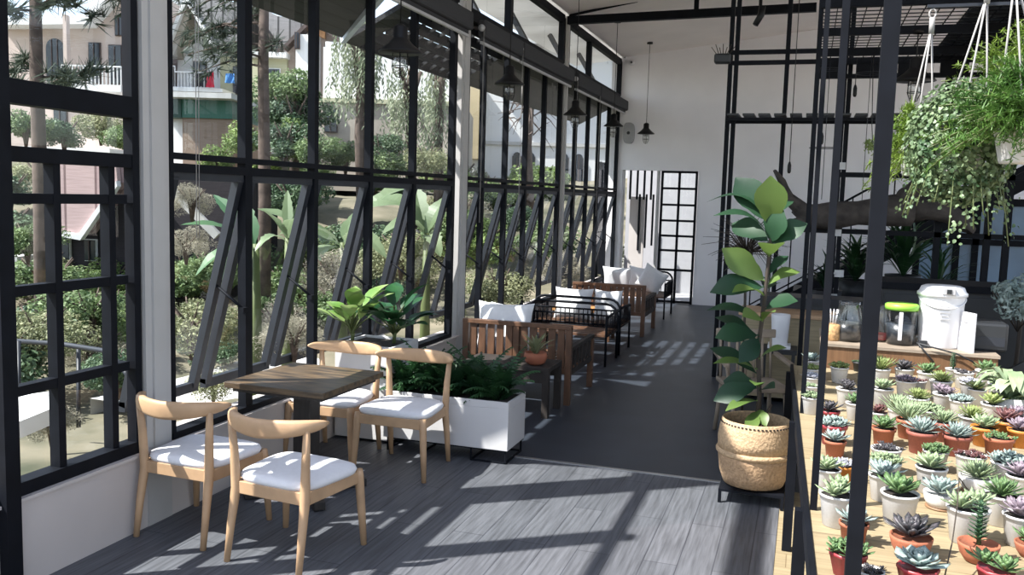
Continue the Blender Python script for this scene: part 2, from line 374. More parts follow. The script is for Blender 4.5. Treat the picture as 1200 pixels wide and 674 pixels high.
# windows ------------------------------------------------------------
def awning(parent, y0, y1, out=.36, z1=1.96, zb=.58):
    """top-hung sash tilted outwards: four stiles, pane and stay"""
    x0 = XW-.05
    T = Vector((x0, 0, z1)); Bm = Vector((x0-out, 0, zb)); w = .055
    m = MB()
    for y in (y0+w/2, y1-w/2): m.bar(T+Vector((0, y, 0)), Bm+Vector((0, y, 0)), .05, w, up=(0, 1, 0))
    m.bar(T+Vector((0, y0, 0)), T+Vector((0, y1, 0)), .045, .05); m.bar(Bm+Vector((0, y0, 0)), Bm+Vector((0, y1, 0)), .045, .06)
    s = m.build('sash', M['grey_steel'], parent)
    p = MB(); d = (Bm-T)
    nrm = Vector((d.z, 0, -d.x)).normalized()*.003
    a, b, c, e = T+Vector((0, y0+.04, 0)), T+Vector((0, y1-.04, 0)), Bm+Vector((0, y1-.04, 0)), Bm+Vector((0, y0+.04, 0))
    p.add([a, b, c, e], [(0, 1, 2, 3)])
    p.build('pane', M['glass'], s)
    st = MB(); mid = T.lerp(Bm, .52)
    st.tube([(XW-.01, y1-.03, 1.12), (mid.x+.02, y1-.04, mid.z+.03)], .009, 6); st.box((XW-.01, y1-.03, 1.12), (.03, .05, .03)); st.build('stay', M['black_steel'], s)
def bay(idx, y0, y1, mull, upper):
    w = bpy.data.objects.new('window_%d' % idx, None); COL.objects.link(w); struct(w)
    ys = [y0]+mull+[y1]
    m = MB()
    for i, y in enumerate(ys):
        ww = .07 if i in (0, len(ys)-1) else .055
        if idx == 2 and i == 1: ww = .075
        m.bx((XW-.075, y-ww/2, .43), (XW-.015, y+ww/2, 3.78))
    m.bx((XW-.10, y0, 1.98), (XW-.012, y1, 2.03)); m.bx((XW-.10, y0, 2.055), (XW-.012, y1, 2.09))
    m.bx((XW-.10, y0, .43), (XW-.01, y1, .475)); m.bx((XW-.10, y0, 3.70), (XW-.01, y1, 3.82))
    for y in [y0]+upper+[y1]: m.bx((XW-.09, y-.045, 3.8), (XW-.01, y+.045, 4.42))
    m.bx((XW-.09, y0, 4.36), (XW-.01, y1, 4.46))
    m.build('frame', M['black_steel'], w)
    for i in range(len(ys)-1):
        p = MB(); p.add([(XW-.05, ys[i], 2.09), (XW-.05, ys[i+1], 2.09), (XW-.05, ys[i+1], 3.7), (XW-.05, ys[i], 3.7)], [(0, 1, 2, 3)]); p.build('pane', M['glass'], w)
        awning(w, ys[i]+.04, ys[i+1]-.035)
    us = [y0]+upper+[y1]
    for i in range(len(us)-1):
        p = MB(); p.add([(XW-.05, us[i], 3.82), (XW-.05, us[i+1], 3.82), (XW-.05, us[i+1], 4.36), (XW-.05, us[i], 4.36)], [(0, 1, 2, 3)]); p.build('pane', M['glass'], w)
bay(2, 4.18, 8.42, [4.93, 5.76, 6.63, 7.48], [5.4, 6.9])
bay(3, 8.78, 12.45, [9.29, 10.08, 10.86, 11.66], [10.1])
bay(4, 12.72, 16.5, [13.36, 14.17, 14.95, 15.72], [14.1])
# first bay: fixed light above, gridded casement below
w1 = bpy.data.objects.new('window_1', None); COL.objects.link(w1); struct(w1)
m = MB()
Y0, Y1 = YJ-.06, 3.935
m.bx((XW-.07, Y0, .43), (XW-.01, Y0+.06, 3.86)); m.bx((XW-.07, Y1-.05, .43), (XW-.01, Y1, 4.9))
m.bx((XW-.1, Y0, .43), (XW-.01, Y1, .50)); m.bx((XW-.1, Y0, 2.25), (XW-.01, Y1, 2.36)); m.bx((XW-.1, Y0, 1.99), (XW-.015, Y1, 2.06)); m.bx((XW-.06, Y0, 3.77), (XW-.01, Y1, 3.85))
m.build('frame', M['black_steel'], w1)
g = MB()
for px in (63, 127): 
    y = fy(px, 300, 3.3); yy = (ray(px, 300).y/ray(px, 300).x)*(XW-.06); g.bx((XW-.09, yy-.022, .5), (XW-.03, yy+.022, 2.0))
for py in (233, 335, 445):
    r = ray(75, py); z = CAMH + r.z/r.x*(XW-.06); g.bx((XW-.088, Y0+.07, z-.024), (XW-.032, Y1-.07, z+.024))
g.build('glazing_bars', M['black_steel'], w1)
for z0, z1 in ((.5, 1.99), (2.06, 2.25), (2.36, 3.74), (3.87, 4.8)):
    p = MB(); p.add([(XW-.06, Y0+.07, z0), (XW-.06, Y1-.07, z0), (XW-.06, Y1-.07, z1), (XW-.06, Y0+.07, z1)], [(0, 1, 2, 3)]); p.build('pane', M['glass'], w1)
# window before the first bay (only its light falls in the picture)
w0 = bpy.data.objects.new('window_5', None); COL.objects.link(w0); struct(w0)
m = MB()
for y in (-.2, .8, 1.8): m.bx((XW-.1, y-.035, .43), (XW-.01, y+.035, 4.85))
for z in (.46, 2.02, 2.3, 3.8): m.bx((XW-.06, -.2, z-.035), (XW-.01, YJ-.1, z+.035))
m.build('frame', M['black_steel'], w0)
# opening in the far wall: lobby with its own window strip and gridded glass door
m = MB()
m.bx((XW-.2, YE+1.9, -.1), (ox1+.8, YE+2.0, 3)); m.bx((ox0-.5, YE+.15, -.1), (ox1+.8, YE+2, 0)); m.bx((ox0-.55, YE+.15, 0), (ox0-.45, YE+1.9, .35)); m.bx((ox1+.7, YE+.15, 0), (ox1+.8, YE+1.9, 3))
struct(m.build('wall_lobby', M['lobby']))
m = MB()
for i in range(6): m.bx((ox0-.53, YE+.3+i*.3, .35), (ox0-.47, YE+.35+i*.3, 2.6))
struct(m.build('window_6', M['black_steel']))
m = MB()
a = fy(728, 260, YE).x; b_ = fy(771, 260, YE).x; zt = 2.44
m.bx((a, YE+.02, .0), (a+.035, YE+.07, zt)); m.bx((b_-.05, YE-.02, 0), (b_, YE+.07, zt)); 
struct(m.build('trim_2', M['white_steel']))
wl = fy(768, 300, YE).x; m = MB()
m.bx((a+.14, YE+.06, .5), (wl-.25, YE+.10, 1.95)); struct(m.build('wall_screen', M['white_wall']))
m = MB()
for k in range(5):
    xx = fy(737+k*8.2, 215, YE).x; m.bx((xx, YE+.05, 1.9), (xx+.035, YE+.09, zt))
for k in range(3):
    xx = fy(747+k*8, 260, YE).x; m.bx((xx, YE+.03, .95+.05*k), (xx+.035, YE+.055, 2.0))
struct(m.build('window_7', M['black_steel']))
dr = bpy.data.objects.new('door_1', None); COL.objects.link(dr); struct(dr)
m = MB(); xs = [fy(px, 260, YE).x for px in (774, 794, 814)]
for x in xs: m.bx((x-.02, YE-.02, .0), (x+.02, YE+.04, zt))
for z in [0.03, .62, .98, 1.25, 1.53, 1.82, 2.12, zt-.02]: m.bx((xs[0], YE-.02, z-.02), (xs[2], YE+.04, z+.02))
m.build('frame', M['black_steel'], dr)
p = MB(); p.add([(xs[0], YE+.01, 0), (xs[2], YE+.01, 0), (xs[2], YE+.01, zt), (xs[0], YE+.01, zt)], [(0, 1, 2, 3)]); p.build('pane', M['glass'], dr)
# outside eaves: two dark planked soffits, slats left open between
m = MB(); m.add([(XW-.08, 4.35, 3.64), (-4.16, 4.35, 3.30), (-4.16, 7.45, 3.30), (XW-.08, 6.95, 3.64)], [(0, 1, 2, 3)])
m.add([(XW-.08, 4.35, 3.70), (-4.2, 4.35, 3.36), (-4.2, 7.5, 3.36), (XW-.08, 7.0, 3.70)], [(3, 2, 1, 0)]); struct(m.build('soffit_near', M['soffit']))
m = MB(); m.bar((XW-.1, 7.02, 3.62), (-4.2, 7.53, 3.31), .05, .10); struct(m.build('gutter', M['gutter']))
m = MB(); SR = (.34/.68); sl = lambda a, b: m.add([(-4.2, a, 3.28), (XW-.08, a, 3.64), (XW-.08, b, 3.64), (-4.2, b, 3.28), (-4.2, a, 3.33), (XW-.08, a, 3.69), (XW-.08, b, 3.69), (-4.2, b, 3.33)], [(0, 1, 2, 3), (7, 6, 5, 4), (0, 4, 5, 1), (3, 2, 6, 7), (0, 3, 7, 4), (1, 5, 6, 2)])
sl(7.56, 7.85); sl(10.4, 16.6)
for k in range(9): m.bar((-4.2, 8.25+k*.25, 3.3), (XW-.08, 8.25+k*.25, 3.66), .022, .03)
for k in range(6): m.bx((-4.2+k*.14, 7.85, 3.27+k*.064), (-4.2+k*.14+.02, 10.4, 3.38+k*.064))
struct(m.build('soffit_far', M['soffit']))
m = MB()
for y in (5.2, 7.4, 9.4, 11.2, 13.2, 15): m.bar((XW-.1, y, 3.75), (XW-.48, y+.1, 4.35), .06, .06)
struct(m.build('roof_strut', M['grey_steel']))

# ================================================================== the hillside outside
def tz(x, y):
    r = math.hypot(x, y); pts = [(0, -.5), (8, -.45), (14, -.25), (17, .2), (20, 1.3), (24, 1.8), (30, 2.5), (45, 5), (90, 12)]
    for (a, za), (b, zb) in zip(pts, pts[1:]):
        if r <= b: return za + (zb-za)*(r-a)/(b-a)
    return 15
m = MB(); nx, ny = 60, 80; vs = []
for j in range(ny+1):
    for i in range(nx+1):
        x = -3.66 - 56*(i/nx)**1.8; y = -12 + 82*j/ny
        vs.append((x, y, tz(x, y) + (.12*math.sin(x*1.7+y)*math.cos(y*1.3) if x < -4.5 else 0)))
m.add(vs, [(j*(nx+1)+i, j*(nx+1)+i+1, (j+1)*(nx+1)+i+1, (j+1)*(nx+1)+i) for j in range(ny) for i in range(nx)], 0, True)
struct(m.build('ground', M['ground']))
HYAW = YAW
class House:
    """a building square-on to the view: local x to the right, y away, z up, metres from photo pixels at one distance"""
    def __init__(s, name, label, cat, ax, ay, depth, group=None):
        p = fd(ax, ay, depth); s.k = depth/FPX; s.ax, s.ay = ax, ay
        s.r = thing(name, label, cat, p, HYAW, group)
    def L(s, x, y, d=0): return ((x-s.ax)*s.k*(1), d, (s.ay-y)*s.k)
    def box(s, nm, mt, x0, y0, x1, y1, d0, d1, parent=None):
        m = MB(); a, b = s.L(x0, y0, d0), s.L(x1, y1, d1); m.bx(a, b); return m.build(nm, mt, parent or s.r)
    def poly(s, nm, mt, pts, d0, d1, parent=None):
        m = MB(); n = len(pts); v = [s.L(x, y, d0) for x, y in pts]+[s.L(x, y, d1) for x, y in pts]
        m.add(v, [tuple(range(n)), tuple(range(2*n-1, n-1, -1))]+[(i, i+n, (i+1) % n+n, (i+1) % n) for i in range(n)]); return m.build(nm, mt, parent or s.r)
    def window(s, x0, y0, x1, y1, d=0, arched=False, bars=2, fm='frame_brown', nm='window'):
        fr = s.box(nm, M[fm], x0-1, y0-1 if not arched else (y0+x1-x0)*.5+y0*.5-(x1-x0)*.0, x1+1, y1+1, d-.06, d+.05)
        if arched:
            cx, rr = (x0+x1)/2, (x1-x0)/2; pts = [(x0, y1), (x1, y1)]+[(cx+rr*math.cos(t*PI/10), y0+rr-rr*math.sin(t*PI/10)) for t in range(11)]
            s.poly('pane', M['dark_window'], pts, d-.10, d-.05, fr)
        else: s.box('pane', M['dark_window'], x0, y0, x1, y1, d-.09, d-.03, fr)
        for i in range(1, bars): 
            xx = x0+(x1-x0)*i/bars; s.box('bar', M['frame_brown'], xx-.35, y0+1, xx+.35, y1, d-.13, d-.08, fr)
        return fr
    def railing(s, x0, x1, y0, y1, d, n, mt='house_white', nm='railing'):
        m = MB()
        m.bx(s.L(x0, y0, d), s.L(x1, y0+1.4, d+.08)); m.bx(s.L(x0, y1-1.2, d), s.L(x1, y1, d+.08))
        for i in range(n+1):
            x = x0+(x1-x0)*i/n; m.bx(s.L(x-.4, y0, d+.01), s.L(x+.4, y1, d+.06))
        return m.build(nm, M[mt], s.r)
# cream house, top left
h = House('house', 'cream two storey house with an arched window and white balcony, uphill at far left', 'house', 80, 185, 26)
h.poly('wall', M['cream'], [(12, 230), (164, 230), (164, -17), (116, 35), (12, 38)], 0, 6)
h.poly('roof', M['house_white'], [(165, -18), (116, 36), (8, 40), (6, 33), (114, 28), (165, -29)], -.7, 6.3)
h.window(59, 49, 79, 95, 0, True, 3); h.window(108, 53, 120, 98); h.window(131, 55, 145, 98); h.window(66, 130, 80, 152, 0, False, 2); h.window(139, 22, 147, 43)
h.box('balcony', M['house_white'], 98, 106, 164, 112, -1.2, 0); h.railing(98, 164, 84, 106, -1.2, 16); h.box('pillar', M['cream'], 101, 30, 105, 106, -1.2, -1.0)
h.box('step', M['house_white'], 60, 176, 165, 186, -2.0, 0)
# white gable house
h = House('house', 'white house with a steep gable and washing on its balcony, behind the pine branches', 'house', 240, 120, 28)
h.poly('wall', M['house_white'], [(205, 175), (300, 175), (300, 60), (262, 60), (234, 15), (209, 65)], 0, 6)
h.poly('roof', M['tile_grey'], [(233, 8), (236, 8), (300, 12), (300, 62), (266, 62), (234, 12)], -.9, 5)
h.poly('bargeboard', M['house_white'], [(233, 6), (206, 72), (209, 74), (234, 14), (264, 66), (267, 63)], -1.1, -.9)
h.poly('eave', M['tan_wall'], [(231, 16), (208, 72), (216, 72), (234, 30)], -.88, 0)
h.box('side_wall', M['house_yellow'], 262, 68, 300, 130, -.3, 0); h.window(278, 80, 292, 110, -.3)
h.window(228, 74, 242, 106); h.railing(203, 226, 86, 110, -1.5, 9); h.railing(226, 262, 92, 110, -1.5, 10); h.box('balcony', M['house_white'], 203, 110, 280, 114, -1.6, 0)
def cloth(px, py, w, hgt, mt, label):
    hh = House('hanging_cloth', label, 'laundry', px, py, 26.2); m = MB(); n = 6; vs = []
    for j in range(5):
        for i in range(n+1):
            u = i/n; vs.append(((u-.5)*w*hh.k*(1-.15*(j == 0)), .05*math.sin(u*9+j)+.02, -hgt*hh.k*j/4))
    m.add(vs, [(j*(n+1)+i, j*(n+1)+i+1, (j+1)*(n+1)+i+1, (j+1)*(n+1)+i) for j in range(4) for i in range(n)], 0, True)
    m2 = MB(); m2.add(vs+[(x, y+.02, z) for x, y, z in vs], [tuple(q) for q in m.f]+[tuple(k+len(vs) for k in reversed(q)) for q in m.f], 0, True)
    m2.build('cloth', mt, hh.r)
cloth(246, 84, 9, 18, M['red_cloth'], 'red garment hanging on the white balcony line')
cloth(233, 86, 8, 15, M['black_cloth'], 'black garment hanging on the balcony, left of the red one')
cloth(269, 86, 11, 11, M['blue_cloth'], 'blue garment hanging on the balcony, right of the red one')
# shed
h = House('shed', 'brick garden shed with green corrugated top and flat roof below the white house', 'shed', 236, 168, 19)
h.box('wall', M['tan_brick'], 214, 139, 273, 205, 0, 3); h.box('side_wall', M['house_white'], 196, 139, 214, 205, .3, 3)
h.box('upper_wall', M['green_sheet'], 214, 118, 273, 139, -.05, 3); h.box('side_panel', M['green_sheet'], 190, 116, 214, 139, -.08, 3)
h.box('roof', M['concrete'], 190, 112, 280, 118, -.5, 3.4)
# grey roofed house behind the tree
h = House('house', 'yellow house with intersecting grey tiled roofs behind the tall bushy tree', 'house', 350, 130, 27)
h.poly('roof', M['tile_grey'], [(296, 8), (322, 20), (360, 24), (384, 26), (344, 66), (330, 66), (300, 30)], .3, 6)
h.poly('gable', M['cream'], [(337, 130), (337, 58), (370, 28), (400, 52), (400, 130)], 0, 5)
h.poly('bargeboard', M['frame_brown'], [(335, 60), (368, 26), (402, 50), (402, 54), (369, 31), (337, 63)], -.5, 0)
h.poly('bargeboard', M['frame_brown'], [(305, 24), (334, 64), (331, 68), (302, 30)], -.5, 0)
h.poly('wood_panel', M['bench_light'], [(360, 34), (369, 27), (382, 38), (382, 48), (362, 40)], -.2, -.05)
h.box('wall', M['house_yellow'], 296, 70, 338, 140, -.2, 4); h.window(318, 84, 330, 97, -.2, False, 2, 'house_white'); h.box('fascia', M['house_white'], 296, 66, 340, 72, -.5, 0)
h.box('wall_block', M['house_white'], 352, 46, 376, 120, -.6, 0); h.window(352, 45, 356, 62, -.62); h.box('wall_tower', M['house_white'], 384, 52, 402, 120, -.4, 0)
# dark wooden house
h = House('house', 'dark boarded wooden house with pinkish tiled roof below the cream house', 'house', 110, 332, 15)
h.poly('roof', M['tile_pink'], [(62, 182), (150, 190), (152, 214), (108, 274), (62, 268)], -.4, .2)
h.poly('wall', M['dark_boards'], [(66, 350), (270, 350), (270, 196), (205, 196), (150, 214), (108, 270), (66, 268)], .2, 3)
h.poly('bargeboard', M['house_white'], [(70, 268), (108, 273), (152, 212), (153, 218), (110, 280), (70, 274)], -.45, -.3)
h.window(70, 276, 77, 306, .2, False, 1, 'house_white'); h.window(96, 282, 108, 306, .2, False, 2, 'house_white')
h.box('step', M['concrete'], 24, 300, 44, 322, -.6, 0)
m = MB(); m.bar(h.L(214, 200, -1.2), h.L(283, 268, -1.2), .10, .12); m.build('brace', M['concrete'], h.r)
# long white block and retaining wall to the right
h = House('building', 'long white building with arched shuttered windows beyond the middle bays', 'building', 640, 230, 30)
h.box('wall', M['house_white'], 545, 60, 760, 235, 0, 8)
for x in (600, 616, 655, 672): h.window(x, 180, x+9, 218, 0, True, 2)
h.box('band', M['concrete'], 545, 168, 760, 172, -.1, 0); h.box('pillar', M['house_tan'], 546, 104, 562, 190, -.8, 0); h.box('roof', M['concrete'], 540, 50, 765, 60, -.8, 8)
h = House('building', 'low white building with a tan stone base behind the hanging willow', 'building', 455, 190, 24)
h.box('wall', M['house_white'], 378, 60, 540, 126, 0, 4); h.box('base', M['tan_wall'], 374, 122, 545, 225, -.4, 4); h.box('coping', M['house_yellow'], 374, 120, 545, 125, -.5, 0)
h.window(385, 132, 398, 158, -.42, False, 2); m = MB(); m.bar(h.L(494, 134, -1), h.L(516, 195, -1), .1, .1); m.build('brace', M['frame_brown'], h.r)
# vegetation outside
def cloud_mesh(name, mats, parts, stems=()):
    m = MB()
    for i, q in enumerate(parts): m.quads(q, i)
    return m.mesh(name, mats)
BUSH = {}
for key, mt, n, sz, seed, asp in (('a', 'bush_a', 5200, .105, 11, .55), ('b', 'bush_b', 5200, .085, 12, .5), ('c', 'bush_c', 5200, .10, 13, .55), ('d', 'bush_d', 4200, .12, 14, .5), ('e', 'bush_e', 4600, .10, 15, .16)):
    BUSH[key] = cloud_mesh('foliage', M[mt], [leaf_cloud(n, (1, 1, .9), sz, seed, aspect=asp, lumps=14)])
m = MB()
for k in range(6):
    a = k*1.05; m.tube([(0, 0, -.6), (.12*math.cos(a), .12*math.sin(a), .1), (.5*math.cos(a), .5*math.sin(a), .55)], [.05, .035, .012], 6)
STEMS = m.mesh('stems', M['bark'])
def bush(px, py, depth, r, key, label, rz_=None, sq=.85, group=None):
    p = fd(px, py, depth); R = r*depth/FPX
    t = thing('bush', label, 'bush', (p.x, p.y, p.z), random.random()*6, group)
    put('foliage', BUSH[key], t, (0, 0, 0), 0, (R, R, R*sq)); put('stems', STEMS, t, (0, 0, 0), 0, (R, R, R))
    return t
BL = [
 # px, py, depth, radius px, kind, label
 (45, 395, 9.5, 60, 'b', 'olive leafy bush outside the lower panes of the left window'),
 (105, 372, 10.5, 58, 'a', 'rounded green bush under the pinkish roof, outside the left window'),
 (32, 285, 13, 42, 'a', 'green shrub left of the near pine trunk, below the pine branches'),
 (112, 332, 13.5, 20, 'd', 'light green shrub against the dark boarded wall'),
 (140, 440, 9, 48, 'c', 'dark low bush beside the white column, outside the left window'),
 (60, 500, 7.2, 40, 'e', 'dry brushwood low outside the left window'),
 (225, 385, 7.6, 62, 'b', 'pale olive bush right of the white column, at sill height'),
 (250, 320, 10.5, 40, 'a', 'green bush among the banana leaves in front of the dark house'),
 (218, 290, 10, 34, 'e', 'dry spiky shrub beside the dark wooden house'),
 (255, 188, 17, 24, 'd', 'bright green bush beside the brick shed'),
 (240, 212, 16, 32, 'a', 'green creeper hanging under the brick shed'),
 (340, 232, 14.5, 50, 'c', 'dark green dense bush below the tall bushy tree'),
 (405, 185, 19, 34, 'a', 'green bush against the tan stone base, left of the willow'),
 (395, 330, 8.2, 52, 'e', 'dry brush on the slope under the banana leaves'),
 (445, 175, 18.5, 32, 'c', 'dark bush under the hanging willow'),
 (500, 190, 17, 34, 'b', 'olive bush below the pendant lamp outside'),
 (345, 400, 7.0, 44, 'e', 'brown dry bush outside behind the square table'),
 (470, 300, 11, 46, 'b', 'olive bush outside above the dark leafy pot plant'),
 (525, 270, 14, 44, 'a', 'green bush outside left of the second white column'),
 (565, 290, 14, 50, 'd', 'light green bush outside right of the second white column'),
 (600, 262, 18, 36, 'c', 'dark green bush below the arched shutters'),
 (585, 340, 11.5, 44, 'b', 'olive bush low outside the third bay'),
 (640, 285, 17, 46, 'a', 'green bush outside beside the third white column'),
 (690, 270, 22, 40, 'c', 'dark green bush outside the fourth bay'),
 (655, 320, 15, 36, 'e', 'dry brush low outside the fourth bay'),
 (705, 300, 21, 34, 'b', 'olive bush at the far end outside the windows'),
 (420, 285, 12.5, 42, 'c', 'dark green bush behind the banana plants'),
 (530, 372, 11.2, 24, 'b', 'low pale ground cover at the sill behind the wooden bench'),
 (30, 150, 21, 36, 'a', 'green bush between the two top rows of the left window'),
 (75, 160, 22, 34, 'c', 'dark bush with potted greenery below the cream house'),
 (118, 150, 23, 34, 'b', 'olive bush below the white balcony of the cream house'),
 (148, 165, 21, 30, 'a', 'green bush at the right jamb of the left window, upper row'),
 (12, 225, 17, 40, 'c', 'dark green bush at the left edge of the left window'),
 (45, 205, 18, 30, 'b', 'olive bush behind the near pine trunk, left of the pinkish roof'),
 (312, 205, 18, 32, 'd', 'light green bush beside the second pine trunk'),
 (370, 205, 20, 30, 'a', 'green bush on the bank right of the bushy tree trunk'),
 (440, 215, 19, 30, 'a', 'green bush on the bank under the willow'),
 (480, 225, 18, 30, 'c', 'dark bush on the bank behind the transom, third panel'),
 (525, 215, 20, 34, 'd', 'light green bush left of the second white column at the transom'),
 (570, 238, 22, 30, 'a', 'green bush at the transom of the third bay, left part'),
 (622, 242, 24, 27, 'b', 'olive bush at the transom of the third bay, right part'),
 (676, 246, 26, 25, 'a', 'green bush at the transom of the fourth bay'),
 (708, 240, 27, 24, 'd', 'light green bush at the transom next to the far wall'),
 (225, 240, 13.2, 34, 'e', 'bare twiggy shrub in front of the dark boarded wall'),
 (335, 168, 17.2, 42, 'c', 'dark green bush mass under the tall bushy tree'),
 (372, 178, 16.8, 32, 'a', 'green bush right of the tall bushy tree, before the white wall'),
 (287, 165, 18, 30, 'd', 'bright creeper bush at the right corner of the brick shed'),
 (455, 195, 17.5, 32, 'a', 'green bush between the two weeping willows'),
 (250, 452, 6.8, 34, 'b', 'low variegated bush at the sill behind the left chairs'),
]
for a in BL: bush(*a)
rs = random.Random(77)
kept = []
for k in range(150):
    for _ in range(40):
        yy = rs.uniform(3.5, 28); xx = -rs.uniform(6.9, 15+yy*.35); r_ = math.hypot(xx, yy)
        if xx < -1.15*yy-.5 or r_ > (18.3 if -xx > .42*yy else 26): continue
        R = rs.uniform(.40, .72)*(1+r_/45); q_ = -xx/yy
        if .72 < q_ < .95 and r_ < 15: R *= .55
        if any(math.hypot(xx-a_, yy-b_) < .82*(R+c_) for a_, b_, c_ in kept): continue
        break
    else: continue
    kept.append((xx, yy, R))
    key = rs.choice('aabcdbce'); zt_ = tz(xx, yy)
    t = thing('shrub', 'leafy shrub growing on the slope outside the windows', 'bush', (xx, yy, zt_+R*.35), rs.random()*6, 'shrubs on the slope outside')
    put('foliage', BUSH[key], t, (0, 0, 0), 0, (R, R, R*.75)); put('stems', STEMS, t, (0, 0, 0), 0, (R, R, R))
tt = bush(345, 140, 18, 46, 'c', 'tall bushy dark green tree between the pine trunk and the willow'); tt.name = 'broadleaf_tree'; tt['category'] = 'tree'
ff = put('crown', BUSH['a'], tt, (.35, .3, .5), 1, (.75, .75, .8)); ff = put('crown', BUSH['d'], tt, (-.4, -.25, -.5), 1, (.5, .5, .55))
m = MB(); m.tube([(0, 0, -2.6), (0, 0, 0), (.1, 0, .6)], [.12, .09, .04], 7); m.build('trunk', M['bark'], tt)
fl = fd(243, 218, 15.4); t = thing('flowering_creeper', 'orange flowers hanging on the creeper beside the dark house', 'creeper', fl)
mm = MB(); mm.quads(leaf_cloud(420, (.38, .3, .16), .05, 31)); mm.build('flowers', M['flower'], t); mm = MB(); mm.quads(leaf_cloud(260, (.42, .3, .2), .06, 32)); mm.build('leaves', M['bush_a'], t)
# pines
def pine(px, depth, ytop, ybase, rpx, branches, label, seed, dens=1.0):
    r = random.Random(seed); b = fd(px, ybase, depth); b.z = min(b.z, tz(b.x, b.y)+.1); k = depth/FPX
    top = fd(px, ytop, depth).z - b.z
    t = thing('pine_tree', label, 'tree', b)
    m = MB(); R = rpx*k
    m.tube([(0, 0, -.6), (.02, 0, top*.3), (-.03, .03, top*.65), (.03, 0, top)], [R*1.15, R, R*.85, R*.6], 10); m.build('trunk', M['bark'], t)
    fol = []; br = MB()
    for (dx, y0, y1, dd) in branches:
        z0 = fd(px, y0, depth).z-b.z; z1 = fd(px, y1, depth).z-b.z
        s = Vector((0, 0, z0)); e = Vector((dx*k*cy_-dd*sy_, dx*k*sy_+dd*cy_, z1)); mid = (s+e)/2+Vector((0, 0, .12*abs(dx*k)))
        br.tube([s, mid, e], [R*.22, R*.15, R*.05], 6)
        L = (e-s).length
        for q in range(int((16+L*13)*dens)):
            u = r.uniform(.35, 1.05); p = s.lerp(e, min(u, 1))+Vector((r.gauss(0, .13), r.gauss(0, .13), r.gauss(.03, .10)))*L*.55
            d0 = Vector((r.gauss(0, 1), r.gauss(0, 1), r.gauss(.3, .6))).normalized()
            for _ in range(13):
                d = (d0+Vector((r.gauss(0, .55), r.gauss(0, .55), r.gauss(0, .55)))).normalized()*r.uniform(.14, .27); x = d.cross(Vector((r.random(), r.random(), r.random()+.1))).normalized()*.011
                fol.append([p-x, p+x, p+d+x*.3, p+d-x*.3])
    br.build('branches', M['bark'], t); f = MB(); f.quads(np.array([[list(v) for v in q] for q in fol])); f.build('needles', M['pine'], t)
pine(50, 12, -90, 372, 8.5, [(-40, 60, 92, .3), (-30, 20, 30, -.3), (60, 110, 78, .4), (70, -4, 28, .2), (40, 30, 8, -.4), (55, 125, 95, -.5), (-45, 100, 112, .2), (90, -40, 5, .3), (-42, -20, -5, .2), (30, 95, 90, .6)], 'near pine tree with a straight grey trunk outside the left window', 1, .8)
pine(309, 14, -80, 200, 7.5, [(-65, 20, 42, .3), (-100, -10, 12, -.3), (-75, 55, 66, .2), (-110, 30, 55, .5), (-50, -30, -12, .1), (-85, 80, 84, .4), (-40, 70, 70, -.4), (-120, 5, 34, .0), (26, 60, 52, -.2), (-60, -5, 8, .3), (-25, 15, 20, .3), (-80, 62, 72, -.3), (-30, 5, 22, .3), (-95, 45, 40, .4)], 'second pine tree with a dark trunk behind the broad mullion', 2, .42)
# willow and bare tree
def willow(px, pyt, depth, w, hh, n, label, seed, name='willow_tree', mt='willow', bare=False):
    r = random.Random(seed); p = fd(px, pyt, depth); k = depth/FPX; t = thing(name, label, 'tree', (p.x, p.y, p.z))
    base = tz(p.x, p.y)-p.z
    m = MB(); m.tube([(.1, .2, base-.3), (0, .1, base*.4), (.1, 0, 0), (.3, 0, .5)], [.14, .11, .08, .04], 8)
    for q in range(10):
        a = r.uniform(0, 6.28); L = w*k*r.uniform(.5, 1); e = Vector((L*math.cos(a), .6*L*math.sin(a), r.uniform(-.2, .6)-(.8 if bare else 0)*r.random())); m.tube([(0, .05, base*.25*r.random()), e*.5+Vector((0, 0, .3)), e], [.05, .03, .01], 5)
        if bare:
            for z in range(5):
                s = e*r.uniform(.4, 1); e2 = s+Vector((r.gauss(0, .5), r.gauss(0, .3), r.gauss(0, .4))); m.tube([s, (s+e2)/2+Vector((0, 0, .05)), e2], [.02, .012, .005], 4)
    m.build('trunk', M['bark'], t)
    if bare: return
    Q = []
    for q in range(n):
        a = r.uniform(0, 6.28); rr = math.sqrt(r.random())*w*k; s = Vector((rr*math.cos(a), .6*rr*math.sin(a), r.uniform(-.2, .7))); L = hh*k*r.uniform(.5, 1.05); sway = Vector((r.gauss(0, .1), r.gauss(0, .1), 0))
        st = int(L/.085)
        for i in range(st):
            u = i/st; c = s+sway*u+Vector((0, 0, -L*u)); d = Vector((r.gauss(0, .05), r.gauss(0, .05), -.10)); x = Vector((r.gauss(0, 1), r.gauss(0, 1), 0)).normalized()*.02
            Q.append([c, c+d*.5+x, c+d, c+d*.5-x])
    f = MB(); f.quads(np.array([[list(v) for v in q] for q in Q])); f.build('hanging_foliage', M[mt], t)
willow(420, 52, 17, 34, 95, 150, 'weeping willow hanging in front of the low white building', 5)
willow(478, 112, 19, 30, 80, 110, 'smaller weeping willow right of the first one', 6)
willow(512, 95, 18, 14, 120, 60, 'narrow pale weeping tree left of the second white column', 8)
willow(618, 110, 20, 48, 90, 0, 'leafless pale tree in front of the long white building', 7, 'bare_tree', bare=True)
